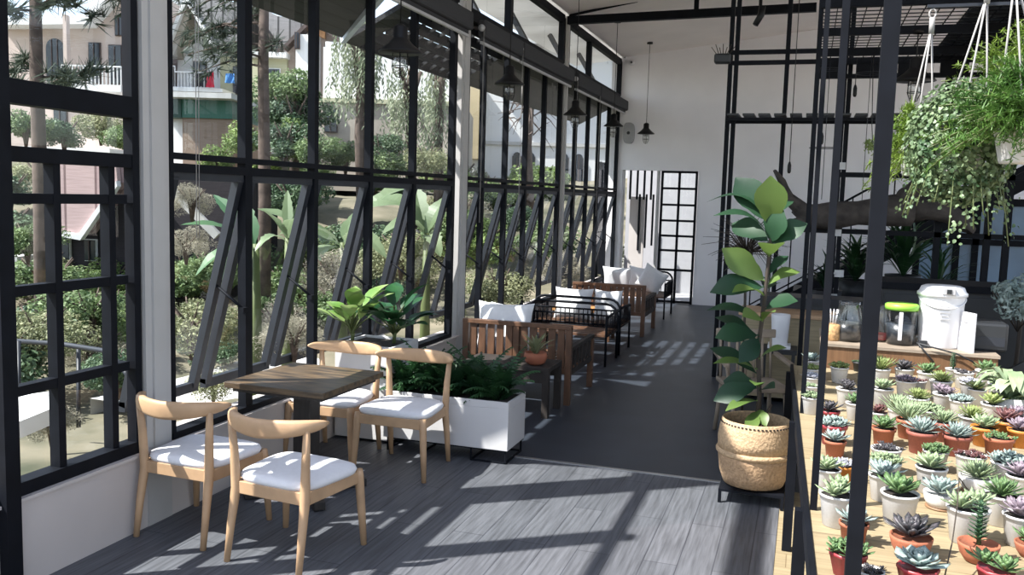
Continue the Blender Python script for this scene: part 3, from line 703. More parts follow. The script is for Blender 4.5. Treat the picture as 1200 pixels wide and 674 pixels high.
# banana plants
def banana(px, py, depth, leaves, label, mt='banana'):
    p = fd(px, py, depth); k = depth/FPX; t = thing('banana_plant', label, 'banana plant', p)
    m = MB(); zb = min(tz(p.x, p.y)-p.z, -.4); m.tube([(0, 0, zb), (0, 0, zb*.4), (0, 0, .05)], [.07, .055, .03], 9); m.build('stem', M['stem'], t)
    for (dx, dz, dd, w, dr) in leaves:
        tip = Vector((dx*k*cy_-dd*sy_, dx*k*sy_+dd*cy_, dz*k)); l = MB()
        rg = random.Random(int(dx*7+dz)); l.leaf((0, 0, 0), tip, w*k, (0, -.4, 1), droop=dr, fold=.25, prof=[.06, .08, .16]+[v*rg.uniform(.72, 1.08) for v in (.62, .85, .96, 1, 1, .98, .96, .92, .86, .78, .66, .5)]+[.28, 0], smooth=False); l.build('leaf', M[mt], t)
banana(300, 292, 8.6, [(-62, 62, .3, 20, .1), (-70, 28, -.4, 22, .15), (-58, -30, -.3, 24, .2), (-30, -52, -.5, 22, .25), (-40, 10, .6, 20, .2), (-20, 58, .2, 18, .05)], 'dark leaved banana plant left of the broad mullion', 'banana_dark')
banana(338, 285, 8.0, [(-8, 62, .2, 15, .0), (12, 55, .3, 16, .05), (-22, 40, -.3, 16, .1), (24, 30, -.4, 18, .2), (-28, -8, -.3, 16, .3)], 'young upright light green banana plant right of the broad mullion')
banana(402, 290, 9.0, [(-104, 42, .1, 24, .08), (10, 42, .6, 20, .1), (78, 52, -.1, 26, .28), (-60, 16, -.5, 26, .2), (60, -8, -.5, 24, .35), (-30, -38, -.4, 22, .3), (108, 70, .5, 24, .25), (-75, -12, .3, 22, .3)], 'large banana plant with wide arching leaves in the middle of the second bay')
banana(500, 278, 10.5, [(-72, 40, .1, 30, .3), (-20, 62, .4, 26, .05), (26, 50, .2, 24, .15), (-45, 4, -.5, 24, .3), (20, -20, -.4, 22, .3)], 'banana plant with an arched leaf left of the second white column')
# paved path, white parapet and railing
def slabq(name, pix, depths, mt, label, cat, th=.12):
    P = [fd(x, y, d) for (x, y), d in zip(pix, depths)]; c = sum(P, Vector())/len(P); m = MB(); n = len(P)
    m.add([p-c for p in P]+[p-c-Vector((0, 0, th)) for p in P], [tuple(range(n)), tuple(range(2*n-1, n-1, -1))]+[(i, i+n, (i+1) % n+n, (i+1) % n) for i in range(n)])
    o = m.build(name, mt); o.location = c; return tag(o, label, cat)
m = MB(); vs = []
for k in range(24):
    y = 7.2+k*.7; w_ = .15*math.sin(k*.7); vs += [(-5.0+w_, y, -.36), (-6.9+w_, y, -.30)]
m.add([(x, y, z) for x, y, z in vs]+[(x, y, z-.3) for x, y, z in vs], [(2*k, 2*k+2, 2*k+3, 2*k+1) for k in range(23)]+[(48+2*k, 48+2*k+1, 48+2*k+3, 48+2*k+2) for k in range(23)]+[(2*k, 48+2*k, 48+2*k+2, 2*k+2) for k in range(23)]+[(2*k+1, 2*k+3, 48+2*k+3, 48+2*k+1) for k in range(23)])
tag(m.build('path', M['concrete']), 'sunlit pale concrete path running along outside the windows', 'path')
slabq('terrace', [(8, 500), (62, 478), (62, 458), (8, 466)], [6.0, 6.4, 7.4, 7.2], M['house_white'], 'white slab edge low outside the left window', 'slab')
g = fd(70, 440, 7.6); t = thing('garden_railing', 'grey metal garden railing low outside the left window', 'railing', g)
m = MB()
def rl(x, y, d): return fd(x, y, d)-g
m.tube([rl(-10, 398, 7.8), rl(70, 403, 7.6), rl(128, 412, 7.2), rl(150, 440, 6.6)], .022, 6); m.build('handrail', M['grey_steel'], t)
for (x, y) in ((22, 400), (70, 403), (92, 406), (128, 412)):
    m = MB(); m.tube([rl(x, y, 7.6), rl(x, y+95, 7.4)], .018, 6); m.build('post', M['grey_steel'], t)
# ================================================================== elbow chairs and square table
def elbow_chair(label, x, y, rz):
    t = thing('elbow_chair', label, 'chair', (x, y, 0), rz, 'ash elbow chairs around the square table')
    # local: +y is the front of the seat
    SZ = .415
    m = MB(); n = 20; rim = []
    def outline(u):  # rounded trapezoid
        a = 2*PI*u; ca, sa = math.cos(a), math.sin(a); e = .42
        px = math.copysign(abs(ca)**e, ca); py = math.copysign(abs(sa)**e, sa)
        return px*(.245+.02*py), py*.225
    N_ = 36; rings = [(1.0, -.002), (1.03, .018), (1.0, .036), (.9, .046), (.6, .053), (.25, .056)]
    vs = []
    for s, z in rings:
        for k in range(N_):
            a, b = outline(k/N_); vs.append((a*s, b*s+.01, SZ+z))
    fs = [(i*N_+k, i*N_+(k+1) % N_, (i+1)*N_+(k+1) % N_, (i+1)*N_+k) for i in range(len(rings)-1) for k in range(N_)]
    fs += [tuple(range(N_-1, -1, -1)), tuple((len(rings)-1)*N_+k for k in range(N_))]
    m.add(vs, fs, 0, True); m.build('seat_cushion', M['cushion'], t)
    m = MB(); F = [(-.235, .225), (.235, .225)]; B = [(-.215, -.205), (.215, -.205)]
    def rail(p, q, dip=.02):
        m.bar((p[0], p[1], SZ-.035), (q[0], q[1], SZ-.035), .026, .066)
    rail(F[0], F[1]); rail(B[0], B[1]); rail(F[0], B[0]); rail(F[1], B[1])
    m.build('seat_frame', M['ash'], t, .004)
    for sx in (-1, 1):
        m = MB(); m.tube([(sx*.262, .245, 0), (sx*.25, .235, .2), (sx*.24, .225, SZ-.03), (sx*.238, .222, SZ+.005)], [.016, .022, .025, .022], 12); m.build('leg', M['ash'], t)
        m = MB(); m.tube([(sx*.225, -.27, 0), (sx*.222, -.24, .2), (sx*.216, -.21, SZ-.04), (sx*.224, -.215, .58), (sx*.236, -.225, .735)], [.016, .021, .026, .022, .017], 12); m.build('leg', M['ash'], t)
    # bow rail: deep in the middle of the back, thin flattened tips pointing forward
    m = MB(); K = 26; vs = []; sec = 12
    for i in range(K+1):
        u = -1+2*i/K; a = u*1.22
        cx = .30*math.sin(a)*1.03; cyy = -.315+.30*(1-math.cos(a))*.98
        tang = Vector((.30*math.cos(a), .30*math.sin(a), 0)).normalized(); nrm = Vector((tang.y, -tang.x, 0))
        au = abs(u); hh = .034*(1-au**2.2)+.0155; ww = .013+.013*math.exp(-((au-.62)/.25)**2)+.004*(1-au)
        if au > .9: hh *= 1-(au-.9)*5; ww *= 1-(au-.9)*5
        zc = .748-.012*(1-au)+.012*au**2
        for k in range(sec):
            b = 2*PI*k/sec; c, s_ = math.cos(b), math.sin(b)
            c = math.copysign(abs(c)**.7, c); s_ = math.copysign(abs(s_)**.7, s_)
            p = Vector((cx, cyy, zc))+nrm*(ww*c)+Vector((0, 0, hh*s_)); vs.append(p)
    fs = [(i*sec+k, i*sec+(k+1) % sec, (i+1)*sec+(k+1) % sec, (i+1)*sec+k) for i in range(K) for k in range(sec)]+[tuple(range(sec-1, -1, -1)), tuple(K*sec+k for k in range(sec))]
    m.add(vs, fs, 0, True); m.build('back_rail', M['ash'], t)
    return t
elbow_chair('pale wood elbow chair nearest the camera, its back to us', -2.46, 3.965, math.radians(-6))
elbow_chair('pale wood elbow chair on the left against the low wall', -3.12, 4.07, math.radians(-3))
elbow_chair('pale wood elbow chair facing us beside the long white planter', -2.56, 5.50, math.radians(180))
elbow_chair('pale wood elbow chair half hidden behind the square table top', -3.14, 5.57, math.radians(181))
t = thing('cafe_table', 'square dark stained wooden table on one central post between four pale chairs', 'table', (-2.905, 4.80, 0), math.radians(-2))
m = MB(); m.bx((-.345, -.36, .705), (.345, .36, .742)); m.build('tabletop', M['table_top'], t, .004)
m = MB(); m.bx((-.31, -.32, .68), (.31, .32, .705)); m.build('apron', M['table_edge'], t)
m = MB(); m.bx((-.06, -.06, .05), (.06, .06, .69)); m.build('column', M['table_edge'], t, .004)
m = MB(); m.bar((-.27, -.27, .03), (.27, .27, .03), .07, .05); m.bar((-.27, .27, .032), (.27, -.27, .032), .07, .05); m.build('base', M['table_edge'], t, .004)

# ================================================================== planters at the window
def broad_plant(name, label, loc, n, L, w, mt, seed, stem_h=.16, zup=.9):
    r = random.Random(seed); t = thing(name, label, 'plant', loc)
    st = MB(); st.tube([(0, 0, 0), (.01, 0, stem_h*.6), (0, .01, stem_h)], [.016, .014, .012], 8)
    lf = MB()
    for i in range(n):
        a = i*2.399+r.uniform(-.3, .3); e = r.uniform(.25, 1.15)*(1-.35*i/n)+.12
        d = Vector((math.cos(a)*math.cos(e), math.sin(a)*math.cos(e), math.sin(e)*zup)); l = L*r.uniform(.75, 1.1); b = Vector((0, 0, stem_h*r.uniform(.35, 1)))
        p = b+d*l*.42+Vector((0, 0, .03)); st.tube([b, b.lerp(p, .5)+Vector((0, 0, .015)), p], [.007, .006, .004], 5)
        tip = p+Vector((d.x, d.y, d.z*.55)).normalized()*l*.72
        lf.leaf(p, tip, w*r.uniform(.85, 1.1), (0, 0, 1), .10, .22, prof=[.12, .62, .95, 1, .82, .48, 0])
    st.build('stalks', M['stem'], t); lf.build('leaves', mt, t); return t
t = thing('planter', 'tall white box planter against the window behind the chairs', 'planter', (-3.135, 6.22, 0))
m = MB(); m.bx((-.24, -.24, .02), (.24, .24, .70)); m.bx((-.24, -.24, .70), (.24, -.215, .74)); m.bx((-.24, .215, .70), (.24, .24, .74)); m.bx((-.24, -.215, .70), (-.215, .215, .74)); m.bx((.215, -.215, .70), (.24, .215, .74)); m.build('box', M['planter_white'], t, .004)
m = MB(); m.bx((-.215, -.215, .70), (.215, .215, .722)); m.build('soil', M['soil'], t)
broad_plant('potted_plant', 'pale yellow green broad leaved plant in the tall white planter', (-3.285, 6.08, .722), 18, .36, .13, M['aglo_light'], 3)
broad_plant('potted_plant', 'dark green broad leaved plant right of the pale one, in the tall white planter', (-3.02, 6.27, .722), 24, .38, .14, M['aglo'], 5)
t = thing('planter', 'long low white planter box on a black wire stand beside the chair', 'planter', (-2.405, 6.035, 0))
m = MB(); x0, x1, y0, y1 = -.48, .49, -.20, .20
m.bx((x0, y0, .10), (x1, y1, .40)); m.bx((x0, y0, .40), (x1, y0+.018, .45)); m.bx((x0, y1-.018, .40), (x1, y1, .45)); m.bx((x0, y0+.018, .40), (x0+.018, y1-.018, .45)); m.bx((x1-.018, y0+.018, .40), (x1, y1-.018, .45)); m.build('box', M['planter_white'], t, .003)
m = MB(); m.bx((x0+.018, y0+.018, .40), (x1-.018, y1-.018, .43)); m.build('soil', M['soil'], t)
m = MB()
for xx in (x0+.03, x0+.30, x1-.28, x1-.02):
    for yy in (y0+.02, y1-.02): m.bx((xx-.006, yy-.006, 0), (xx+.006, yy+.006, .10))
    m.bx((xx-.006, y0+.02, .0), (xx+.006, y1-.02, .012))
for yy in (y0+.02, y1-.02): m.bx((x0+.03, yy-.006, .088), (x1-.02, yy+.006, .10)); m.bx((x1-.28, yy-.006, 0), (x1-.02, yy+.006, .012))
m.build('stand', M['black_steel'], t)
def fern_mesh(seed, n=26, L=.36):
    r = random.Random(seed); m = MB()
    for i in range(n):
        a = i*2.399+r.uniform(-.4, .4); e = r.uniform(.35, 1.35); l = L*r.uniform(.6, 1.05); pts = []
        for k in range(9):
            u = k/8; pts.append(Vector((math.cos(a)*l*u*math.cos(e*(1-.35*u)), math.sin(a)*l*u*math.cos(e*(1-.35*u)), l*(math.sin(e)*u-.42*u*u*math.cos(e)-.12*u**3))))
        m.tube(pts, [.003]*8+[.001], 4)
        for k in range(1, 9):
            d = (pts[k]-pts[k-1]).normalized(); x = d.cross(Vector((0, 0, 1))).normalized(); w = .062*math.sin(PI*min(1, .2+k/9.5))**.8+.008
            for s in (-1, 1):
                for o in (0, .5):
                    b = pts[k-1].lerp(pts[k], o); tip = b+x*s*w+d*.018-Vector((0, 0, .008)); q = d*.011
                    m.add([b-q, b+q, tip+q*.4, tip-q*.4], [(0, 1, 2, 3)])
    return m.mesh('fronds', M['fern'])
FERN = [fern_mesh(s) for s in (1, 2, 3)]
for i, (xx, yy, s, lab) in enumerate(((-2.79, 6.02, .95, 'dark fern at the left end of the long white planter'), (-2.60, 6.06, 1.0, 'dark fern second from the left in the long white planter'), (-2.41, 6.0, .95, 'dark fern in the middle of the long white planter'), (-2.22, 6.06, 1.05, 'dark fern second from the right in the long white planter'), (-2.05, 6.02, .95, 'dark fern hanging over the right end of the long white planter'))):
    t = thing('fern', lab, 'fern', (xx, yy, .43), i*1.3, 'ferns in the long white planter'); put('fronds', FERN[i % 3], t, (0, 0, 0), 0, (s*1.05, s*1.05, s*1.4))
# ================================================================== wooden benches, iron sofas
def bench(label, x0, x1, yb, depth, h=.72, fwd=1):
    t = thing('slatted_bench', label, 'bench', ((x0+x1)/2, yb, 0), 0, 'slatted wooden benches along the windows')
    W = (x1-x0)/2; w = .055
    for sx in (-W+w/2, W-w/2):
        m = MB(); m.bx((sx-w/2, -w/2, 0), (sx+w/2, w/2, h)); m.build('leg', M['bench_wood'], t, .003)
        m = MB(); m.bx((sx-w/2, depth-w, 0), (sx+w/2, depth, .52)); m.build('leg', M['bench_wood'], t, .003)
        m = MB(); m.bx((sx-w/2, w/2, .50), (sx+w/2, depth, .535)); m.bx((sx-w*.35, w/2, .27), (sx+w*.35, depth-w, .32))
        nsl = 6
        for i in range(nsl):
            yy = .09+i*(depth-.2)/(nsl-1); m.bx((sx-.012, yy-.03, .32), (sx+.012, yy+.03, .50))
        m.build('arm', M['bench_dark'], t, .002)
    m = MB(); m.bx((-w/2, -w/2, .3), (w/2, w/2, h)); m.build('post', M['bench_wood'], t)
    m = MB(); m.bx((-W, -.032, h-.02), (W, .032, h+.018)); m.build('top_rail', M['bench_wood'], t, .003)
    for k, (a, b) in enumerate(((-W+w, -w/2), (w/2, W-w))):
        nb = 5
        for i in range(nb):
            c = a+(b-a)*(i+.5)/nb; m = MB(); m.bx((c-.033, -.012, .34), (c+.033, .012, h-.02)); m.build('back_slat', M['bench_wood'], t, .002)
    m = MB(); m.bx((-W+w, -.02, .29), (W-w, .02, .34)); m.bx((-W+w, depth-.05, .25), (W-w, depth-.02, .32)); m.build('seat_rail', M['bench_wood'], t)
    for i in range(6):
        yy = .07+i*(depth-.12)/5; m = MB(); m.bx((-W+.02, yy-.05, .32), (W-.02, yy+.05, .34)); m.build('seat_slat', M['bench_wood'], t)
    return t
bench('slatted wooden bench behind the ferns, a big white pillow showing over its back', -3.03, -1.97, 7.80, .92)
bench('slatted wooden bench farther along the windows, behind the barred iron sofa', -3.10, -2.06, 12.22, .95, .70)
t = thing('low_table', 'low dark wooden table in front of the first bench, a terracotta bowl on it', 'table', (-2.42, 7.45, 0))
m = MB(); m.bx((-.40, -.22, .40), (.40, .22, .44)); m.build('tabletop', M['bench_dark'], t, .003)
for sx in (-.37, .37):
    for sy in (-.19, .19): m = MB(); m.bx((sx-.028, sy-.028, 0), (sx+.028, sy+.028, .40)); m.build('leg', M['bench_dark'], t)
m = MB(); m.bx((-.37, -.2, .30), (.37, -.18, .40)); m.bx((-.37, .18, .30), (.37, .2, .40)); m.build('apron', M['bench_dark'], t)
t = thing('planted_bowl', 'terracotta bowl with a spiky plant, on the low dark table beyond the ferns', 'potted plant', (-2.18, 7.36, .44))
m = MB(); m.lathe([(.05, 0), (.085, .02), (.105, .07), (.095, .11), (.088, .11), (.085, .09), (0, .085)], n=18); m.build('bowl', M['terracotta'], t)
m = MB()
for i in range(24):
    a = i*2.4; e = .4+.7*random.random(); l = .16+.10*random.random(); m.leaf((0, 0, .08), (l*math.cos(a)*math.cos(e), l*math.sin(a)*math.cos(e), .08+l*math.sin(e)), .028, (0, 0, 1), .12, .3)
m.build('leaves', M['bush_b'], t)
def iron_sofa(label, xc, W, yfront, yback, top, face, cushion=False):
    """tubular iron sofa; face=-1 looks at the camera"""
    t = thing('iron_sofa', label, 'sofa', (xc, (yfront+yback)/2, 0), 0, 'black iron sofas along the windows')
    yf, yb = yfront-(yfront+yback)/2, yback-(yfront+yback)/2; W /= 2; r = .012
    m = MB(); R = .14; pts = [(-W, yb, .0), (-W, yb, top-R)]+[(-W+R-R*math.cos(a), yb, top-R+R*math.sin(a)) for a in (.4, .8, 1.2)]+[(-W+R, yb, top), (W-R, yb, top)]+[(W-R+R*math.sin(a), yb, top-R+R*math.cos(a)) for a in (.4, .8, 1.2)]+[(W, yb, top-R), (W, yb, 0)]
    m.tube(pts, .016, 8); m.tube([(-W, yb, top-.14), (W, yb, top-.14)], r, 6); m.tube([(-W, yb, .36), (W, yb, .36)], r, 6); m.build('back_frame', M['black_steel'], t)
    for i in range(18):
        x = -W+(i+1)*2*W/19; m = MB(); m.tube([(x, yb, .36), (x, yb, top-.14)], .007, 5); m.build('bar', M['black_steel'], t)
    for sx in (-W, W):
        m = MB(); m.tube([(sx, yf, 0), (sx, yf, .56)], .014, 7); m.build('leg', M['black_steel'], t)
        m = MB(); m.tube([(sx, yf, .56), (sx, yb, .58)], .014, 7)
        for k in range(9):
            yy = yf+(k+1)*(yb-yf)/10; m.tube([(sx, yy, .34), (sx, yy, .57)], .006, 5)
        m.tube([(sx, yf, .34), (sx, yb, .34)], .010, 6); m.build('arm', M['black_steel'], t)
    for i in range(5):
        yy = yf+(yb-yf)*(i+.5)/5; m = MB(); m.bx((-W, yy-abs(yb-yf)*.085, .335), (W, yy+abs(yb-yf)*.085, .358)); m.build('seat_slat', M['bench_wood'], t)
    return t
iron_sofa('barred black iron sofa facing us, in the middle of the window seats', -2.64, 1.12, 9.80, 10.42, .64, -1)
iron_sofa('black iron sofa back to back behind the barred one, white cushions on it', -2.64, 1.10, 11.25, 10.62, .68, 1)
iron_sofa('black iron sofa with arched back at the far wall, beside the gridded door', -2.68, 1.18, 14.20, 15.0, .70, -1)
t = thing('coffee_table', 'low wooden table between the second iron sofa and the farther bench', 'table', (-2.75, 11.72, 0))
m = MB(); m.bx((-.45, -.2, .38), (.35, .2, .42)); m.build('tabletop', M['bench_light'], t)
for sx in (-.42, .32):
    for sy in (-.17, .17): m = MB(); m.bx((sx-.02, sy-.02, 0), (sx+.02, sy+.02, .38)); m.build('leg', M['bench_wood'], t)
def pillow(label, loc, w, h, th, rot, group='white pillows on the window seats'):
    m = MB(); n = 14; vs = []
    for s in (1, -1):
        for j in range(n+1):
            for i in range(n+1):
                u, v = -1+2*i/n, -1+2*j/n; f = ((1-u**4)*(1-v**4))**.5; pin = 1-.10*(1-abs(u)**2)*abs(v)**3
                pin2 = 1-.10*(1-abs(v)**2)*abs(u)**3
                vs.append((u*w/2*pin2, s*th/2*f*(1+.12*math.sin(u*5+v*3)), v*h/2*pin))
    k = (n+1)*(n+1); fs = []
    for j in range(n):
        for i in range(n):
            a = j*(n+1)+i; fs.append((a, a+1, a+n+2, a+n+1)); fs.append((k+a+n+1, k+a+n+2, k+a+1, k+a))
    m.add(vs, fs, 0, True); o = m.build('pillow', M['pillow'], None); o.location = loc; o.rotation_euler = rot; return tag(o, label, 'pillow', group)
pillow('big white pillow leaning on the nearest bench, dark stripes of shade across it', (-2.70, 8.02, .62), .56, .54, .20, (math.radians(-14), 0, .05))
pillow('white pillow left of the striped one, in the window corner of the nearest bench', (-2.73, 8.30, .60), .44, .50, .18, (math.radians(-16), .0, .08))
pillow('long white cushion showing over the bars of the iron sofa, left part', (-2.74, 10.86, .57), .50, .40, .16, (math.radians(-10), 0, 0))
pillow('white cushion over the bars of the iron sofa, right part', (-2.30, 10.86, .57), .36, .40, .16, (math.radians(-10), 0, 0))
pillow('white cushion on the left of the sofa at the far wall', (-2.97, 14.76, .57), .52, .40, .18, (math.radians(12), 0, 0))
pillow('white cushion in the middle of the sofa at the far wall', (-2.58, 14.76, .58), .44, .42, .18, (math.radians(12), .1, 0))
pillow('bluish white square pillow tilted at the right end of the sofa at the far wall', (-2.36, 14.54, .60), .42, .42, .18, (math.radians(10), .5, .1))
# ================================================================== lamps, blinds
def pendant(px, py, Y, label, topz=None, dia=.30, clear=True, group='caged pendant lamps along the windows'):
    p = fy(px, py, Y); t = thing('pendant_lamp', label, 'lamp', p, 0, group)     # origin at the shade's rim
    R = dia/2; m = MB(); m.lathe([(R, 0), (R*.98, .008), (R*.55, .06), (.052, .095), (.048, .10), (.048, .17), (.02, .19), (0, .19)], n=24); m.lathe([(R*.97, -.002), (R*.5, .052), (.045, .085), (0, .085)], n=24); m.build('shade', M['lamp_black'], t)
    top = (topz if topz else ceil_z(p.x))-p.z
    m = MB(); m.tube([(0, 0, .18), (0, 0, top)], .005, 5); m.build('cord', M['lamp_black'], t)
    m = MB(); m.lathe([(.05, top-.03), (.05, top), (0, top)], n=14); m.build('ceiling_rose', M['lamp_black'], t)
    m = MB(); m.lathe([(.0, -.15), (.028, -.14), (.045, -.10), (.042, -.04), (.034, .06)], n=14); m.build('glass_jar', M['bulb'], t)
    m = MB()
    for k in range(4):
        a = k*PI/2+.4; c, s = math.cos(a), math.sin(a); m.tube([(.05*c, .05*s, .0), (.053*c, .053*s, -.10), (.030*c, .030*s, -.155), (0, 0, -.165)], .0035, 4)
    for z in (-.03, -.09): m.tube([(.052*math.cos(q*PI/6), .052*math.sin(q*PI/6), z) for q in range(13)], .003, 4)
    m.build('cage', M['lamp_black'], t); return t
pendant(469, 62, 5.6, 'nearest caged pendant lamp, hanging before the second bay of windows')
pendant(597, 99, 8.5, 'caged pendant lamp before the third bay, second along the window row')
pendant(674, 135, 11.0, 'caged pendant lamp by the third white column, third along the window row')
pendant(719, 148, 13.5, 'caged pendant lamp at the fourth bay, beside the wall speaker')
pendant(757, 157, 15.5, 'farthest caged pendant lamp, alone in front of the white far wall')
pendant(1072, 95, 7.85, 'black pendant lamp behind the hanging plants at upper right', 3.30, .32, True, None)
def bare_bulb(px, py, Y, topz, label, r=.018):
    p = fy(px, py, Y); t = thing('hanging_bulb_holder', label, 'lamp', p, 0, 'black bulb holders hanging on thin cords')
    m = MB(); m.tube([(0, 0, .05), (0, 0, topz-p.z)], .004, 4); m.build('cord', M['lamp_black'], t)
    m = MB(); m.lathe([(r*.6, -.06), (r, -.04), (r, .02), (r*.5, .05), (0, .06)], n=10); m.build('holder', M['lamp_black'], t)
bare_bulb(1002, 106, 9.2, 3.30, 'small black bulb holder hanging high, left of the thick post')
bare_bulb(963, 162, 9.2, 3.30, 'small black bulb holder hanging at middle height between thin posts')
bare_bulb(925, 196, 9.2, 4.6, 'lowest small black bulb holder, above the driftwood tip')
def blind(y0, y1, z, label, xo=XW+.045):
    t = thing('roller_blind', label, 'blind', (xo+.06, (y0+y1)/2, z), 0, 'rolled up grey blinds above the windows'); L = (y1-y0)/2
    m = MB(); m.bx((-.05, -L, -.09), (.045, L, .09)); m.build('casing', M['blind'], t, .025)
    m = MB(); m.bx((-.02, -L+.02, -.13), (-.005, L-.02, -.09)); m.build('fabric', M['blind'], t)
    m = MB(); m.bx((-.026, -L+.02, -.155), (.002, L-.02, -.13)); m.build('bottom_rail', M['rail_grey'], t)
    m = MB(); m.lathe([(.035, 0), (.035, .015), (0, .015)], n=16); q = m.build('end_cap', M['rail_grey'], t); q.location = (0, -L, 0); q.rotation_euler = (PI/2, 0, 0)
    m = MB()
    for s in (-.012, .012): m.tube([(.03, -L-.012+s, -.02), (.032, -L-.012+s, -1.0), (.03, -L-.012+s, -2.0)], .0022, 5)
    m.build('pull_chain', M['string'], t)
blind(4.24, 8.46, 3.61, 'dark grey rolled up blind over the second bay, its chain beside the first white column')
blind(8.80, 10.10, 3.61, 'dark grey rolled up blind over the left part of the third bay')
blind(10.12, 12.5, 3.61, 'dark grey rolled up blind over the right part of the third bay')
blind(12.74, 14.2, 3.61, 'dark grey rolled up blind over the left part of the fourth bay')
blind(14.22, 16.48, 3.61, 'dark grey rolled up blind over the fourth bay, next to the far wall')
p = fy(737, 156, YE-.06); t = thing('wall_speaker', 'grey oval speaker mounted on the far wall beside the pendant lamps', 'speaker', p)
m = MB(); n = 24; pts = [(.10*math.copysign(abs(math.cos(a))**.6, math.cos(a)), .19*math.copysign(abs(math.sin(a))**.6, math.sin(a))) for a in [2*PI*k/n for k in range(n)]]
m.add([(x, -.05, z) for x, z in pts]+[(x, .06, z) for x, z in pts], [tuple(range(n)), tuple(range(2*n-1, n-1, -1))]+[(i, i+n, (i+1) % n+n, (i+1) % n) for i in range(n)]); m.build('body', M['speaker'], t)
m = MB(); m.lathe([(.03, 0), (.03, .01), (0, .015)], n=14); q = m.build('cone', M['black_box'], t); q.location = (0, -.05, 0); q.rotation_euler = (PI/2, 0, 0)
p = fy(740, 73, YE-.08); t = thing('security_camera', 'small white dome camera on the far wall under the ceiling', 'camera', p)
m = MB(); m.lathe([(.05, 0), (.055, .03), (.04, .06), (0, .07)], n=14); q = m.build('dome', M['plastic_white'], t); q.rotation_euler = (PI/2, 0, 0); q.location = (0, .07, 0)
m = MB(); m.lathe([(.022, 0), (.015, .015), (0, .02)], n=10); q = m.build('lens', M['black_box'], t); q.rotation_euler = (PI/2, 0, 0)
p = fy(732, 67, YE-.10); t = thing('alarm_sensor', 'small white sensor on the far wall left of the dome camera', 'sensor', p)
m = MB(); m.box((0, .06, 0), (.06, .07, .09)); m.build('body', M['plastic_white'], t, .01); m = MB(); m.lathe([(.015, 0), (0, .02)], n=8); q = m.build('lens', M['black_box'], t); q.location = (0, .02, 0); q.rotation_euler = (PI/2, 0, 0)
# ================================================================== black steel frame, mesh deck, stairs
def post(x, y, z0, z1, w, name='post', label=None, cat='post', group=None, mt='black_steel'):
    m = MB(); m.bx((-w/2, -w/2, 0), (w/2, w/2, z1-z0)); o = m.build(name, M[mt], None); o.location = (x, y, z0)
    return tag(o, label, cat, group)
FY = 9.8
xa = fy(855, 62, FY).x
fr = thing('scaffold_frame', 'tall black scaffold frame standing behind the fiddle leaf fig', 'frame', (xa, FY, 0))
xs_ = [fy(px, 150, FY).x-xa for px in (852, 859, 918, 986, 992)]
for dx in xs_:
    m = MB(); m.bx((dx-.022, -.022, 0), (dx+.022, .022, ceil_z(xa+dx)-.02)); m.build('upright', M['black_steel'], fr)
for px, py in ((850, 62), (862, 74)):
    z = fy(px, py, FY).z; m = MB(); m.bx((xs_[0], -.02, z-.022), (2.6-xa, .02, z+.022)); m.build('crossbar', M['black_steel'], fr)
z = fy(857, 138, FY).z; m = MB(); m.bx((xs_[0], -.25, z-.05), (1.55-xa, -.22, z-.02)); m.bx((xs_[0], .12, z-.05), (1.55-xa, .15, z-.02)); m.build('shelf_frame', M['black_steel'], fr)
for k in range(15):
    x = xs_[0]+.02+k*.155; m = MB(); m.box((x+.055, -.05, z+.01), (.115, .46, .02)); m.build('shelf_board', M['black_box'], fr)
z = fy(960, 270, FY).z; m = MB(); m.bx((-.1-xa, -.03, z-.025), (3.9-xa, .03, z+.025)); m.build('crossbar', M['black_steel'], fr)
z = fy(1000, 205, FY).z; m = MB(); m.bx((xs_[3], -.03, z-.025), (3.9-xa, .03, z+.025)); m.build('crossbar', M['black_steel'], fr)
for dx, zz in ((xs_[0], 1.0), (xs_[3], 1.62), (xs_[3], 2.3), (xs_[4], 1.2), (xs_[3], .95)):
    m = MB(); m.box((dx+.02, -.03, zz), (.09, .07, .07)); m.tube([(dx-.02, -.09, zz), (dx-.02, .05, zz)], .014, 6); m.build('clamp', M['rail_grey'], fr)
for px in (1104, 1163, 1186):
    dx = fy(px, 200, FY).x-xa; m = MB(); m.bx((dx-.03, -.03, 0), (dx+.03, .03, 3.3)); m.build('upright', M['black_steel'], fr)
# wire mesh deck overhead
dk = thing('mesh_deck', 'black wire mesh deck overhead at upper right, on slotted beams', 'deck', (2.0, 8.2, 3.34))
m = MB()
for k in range(41): m.bar((-1.98+k*.10, -2.6, 0), (-1.98+k*.10, 1.5, 0), .007, .007)
for k in range(30): m.bar((-1.98, -2.6+k*.14, .006), (2.1, -2.6+k*.14, .006), .007, .007)
m.build('mesh', M['black_steel'], dk)
for yy in (-2.55, -1.45, -.35, .7): m = MB(); m.bx((-2.0, yy-.03, -.07), (2.1, yy+.03, -.01)); m.build('beam', M['black_steel'], dk)
m = MB(); m.bx((-2.0, 1.46, -.03), (2.1, 1.53, .03)); m.bx((-2.0, 1.46, -.17), (2.1, 1.53, -.13)); 
for k in range(11): m.bx((-2.0+k*.38, 1.47, -.13), (-2.0+k*.38+.25, 1.51, -.03))
m.build('slotted_beam', M['black_steel'], dk)
m = MB(); m.bx((-.95, -2.4, .03), (2.1, 1.45, .05)); m.build('dark_board', M['black_box'], dk)
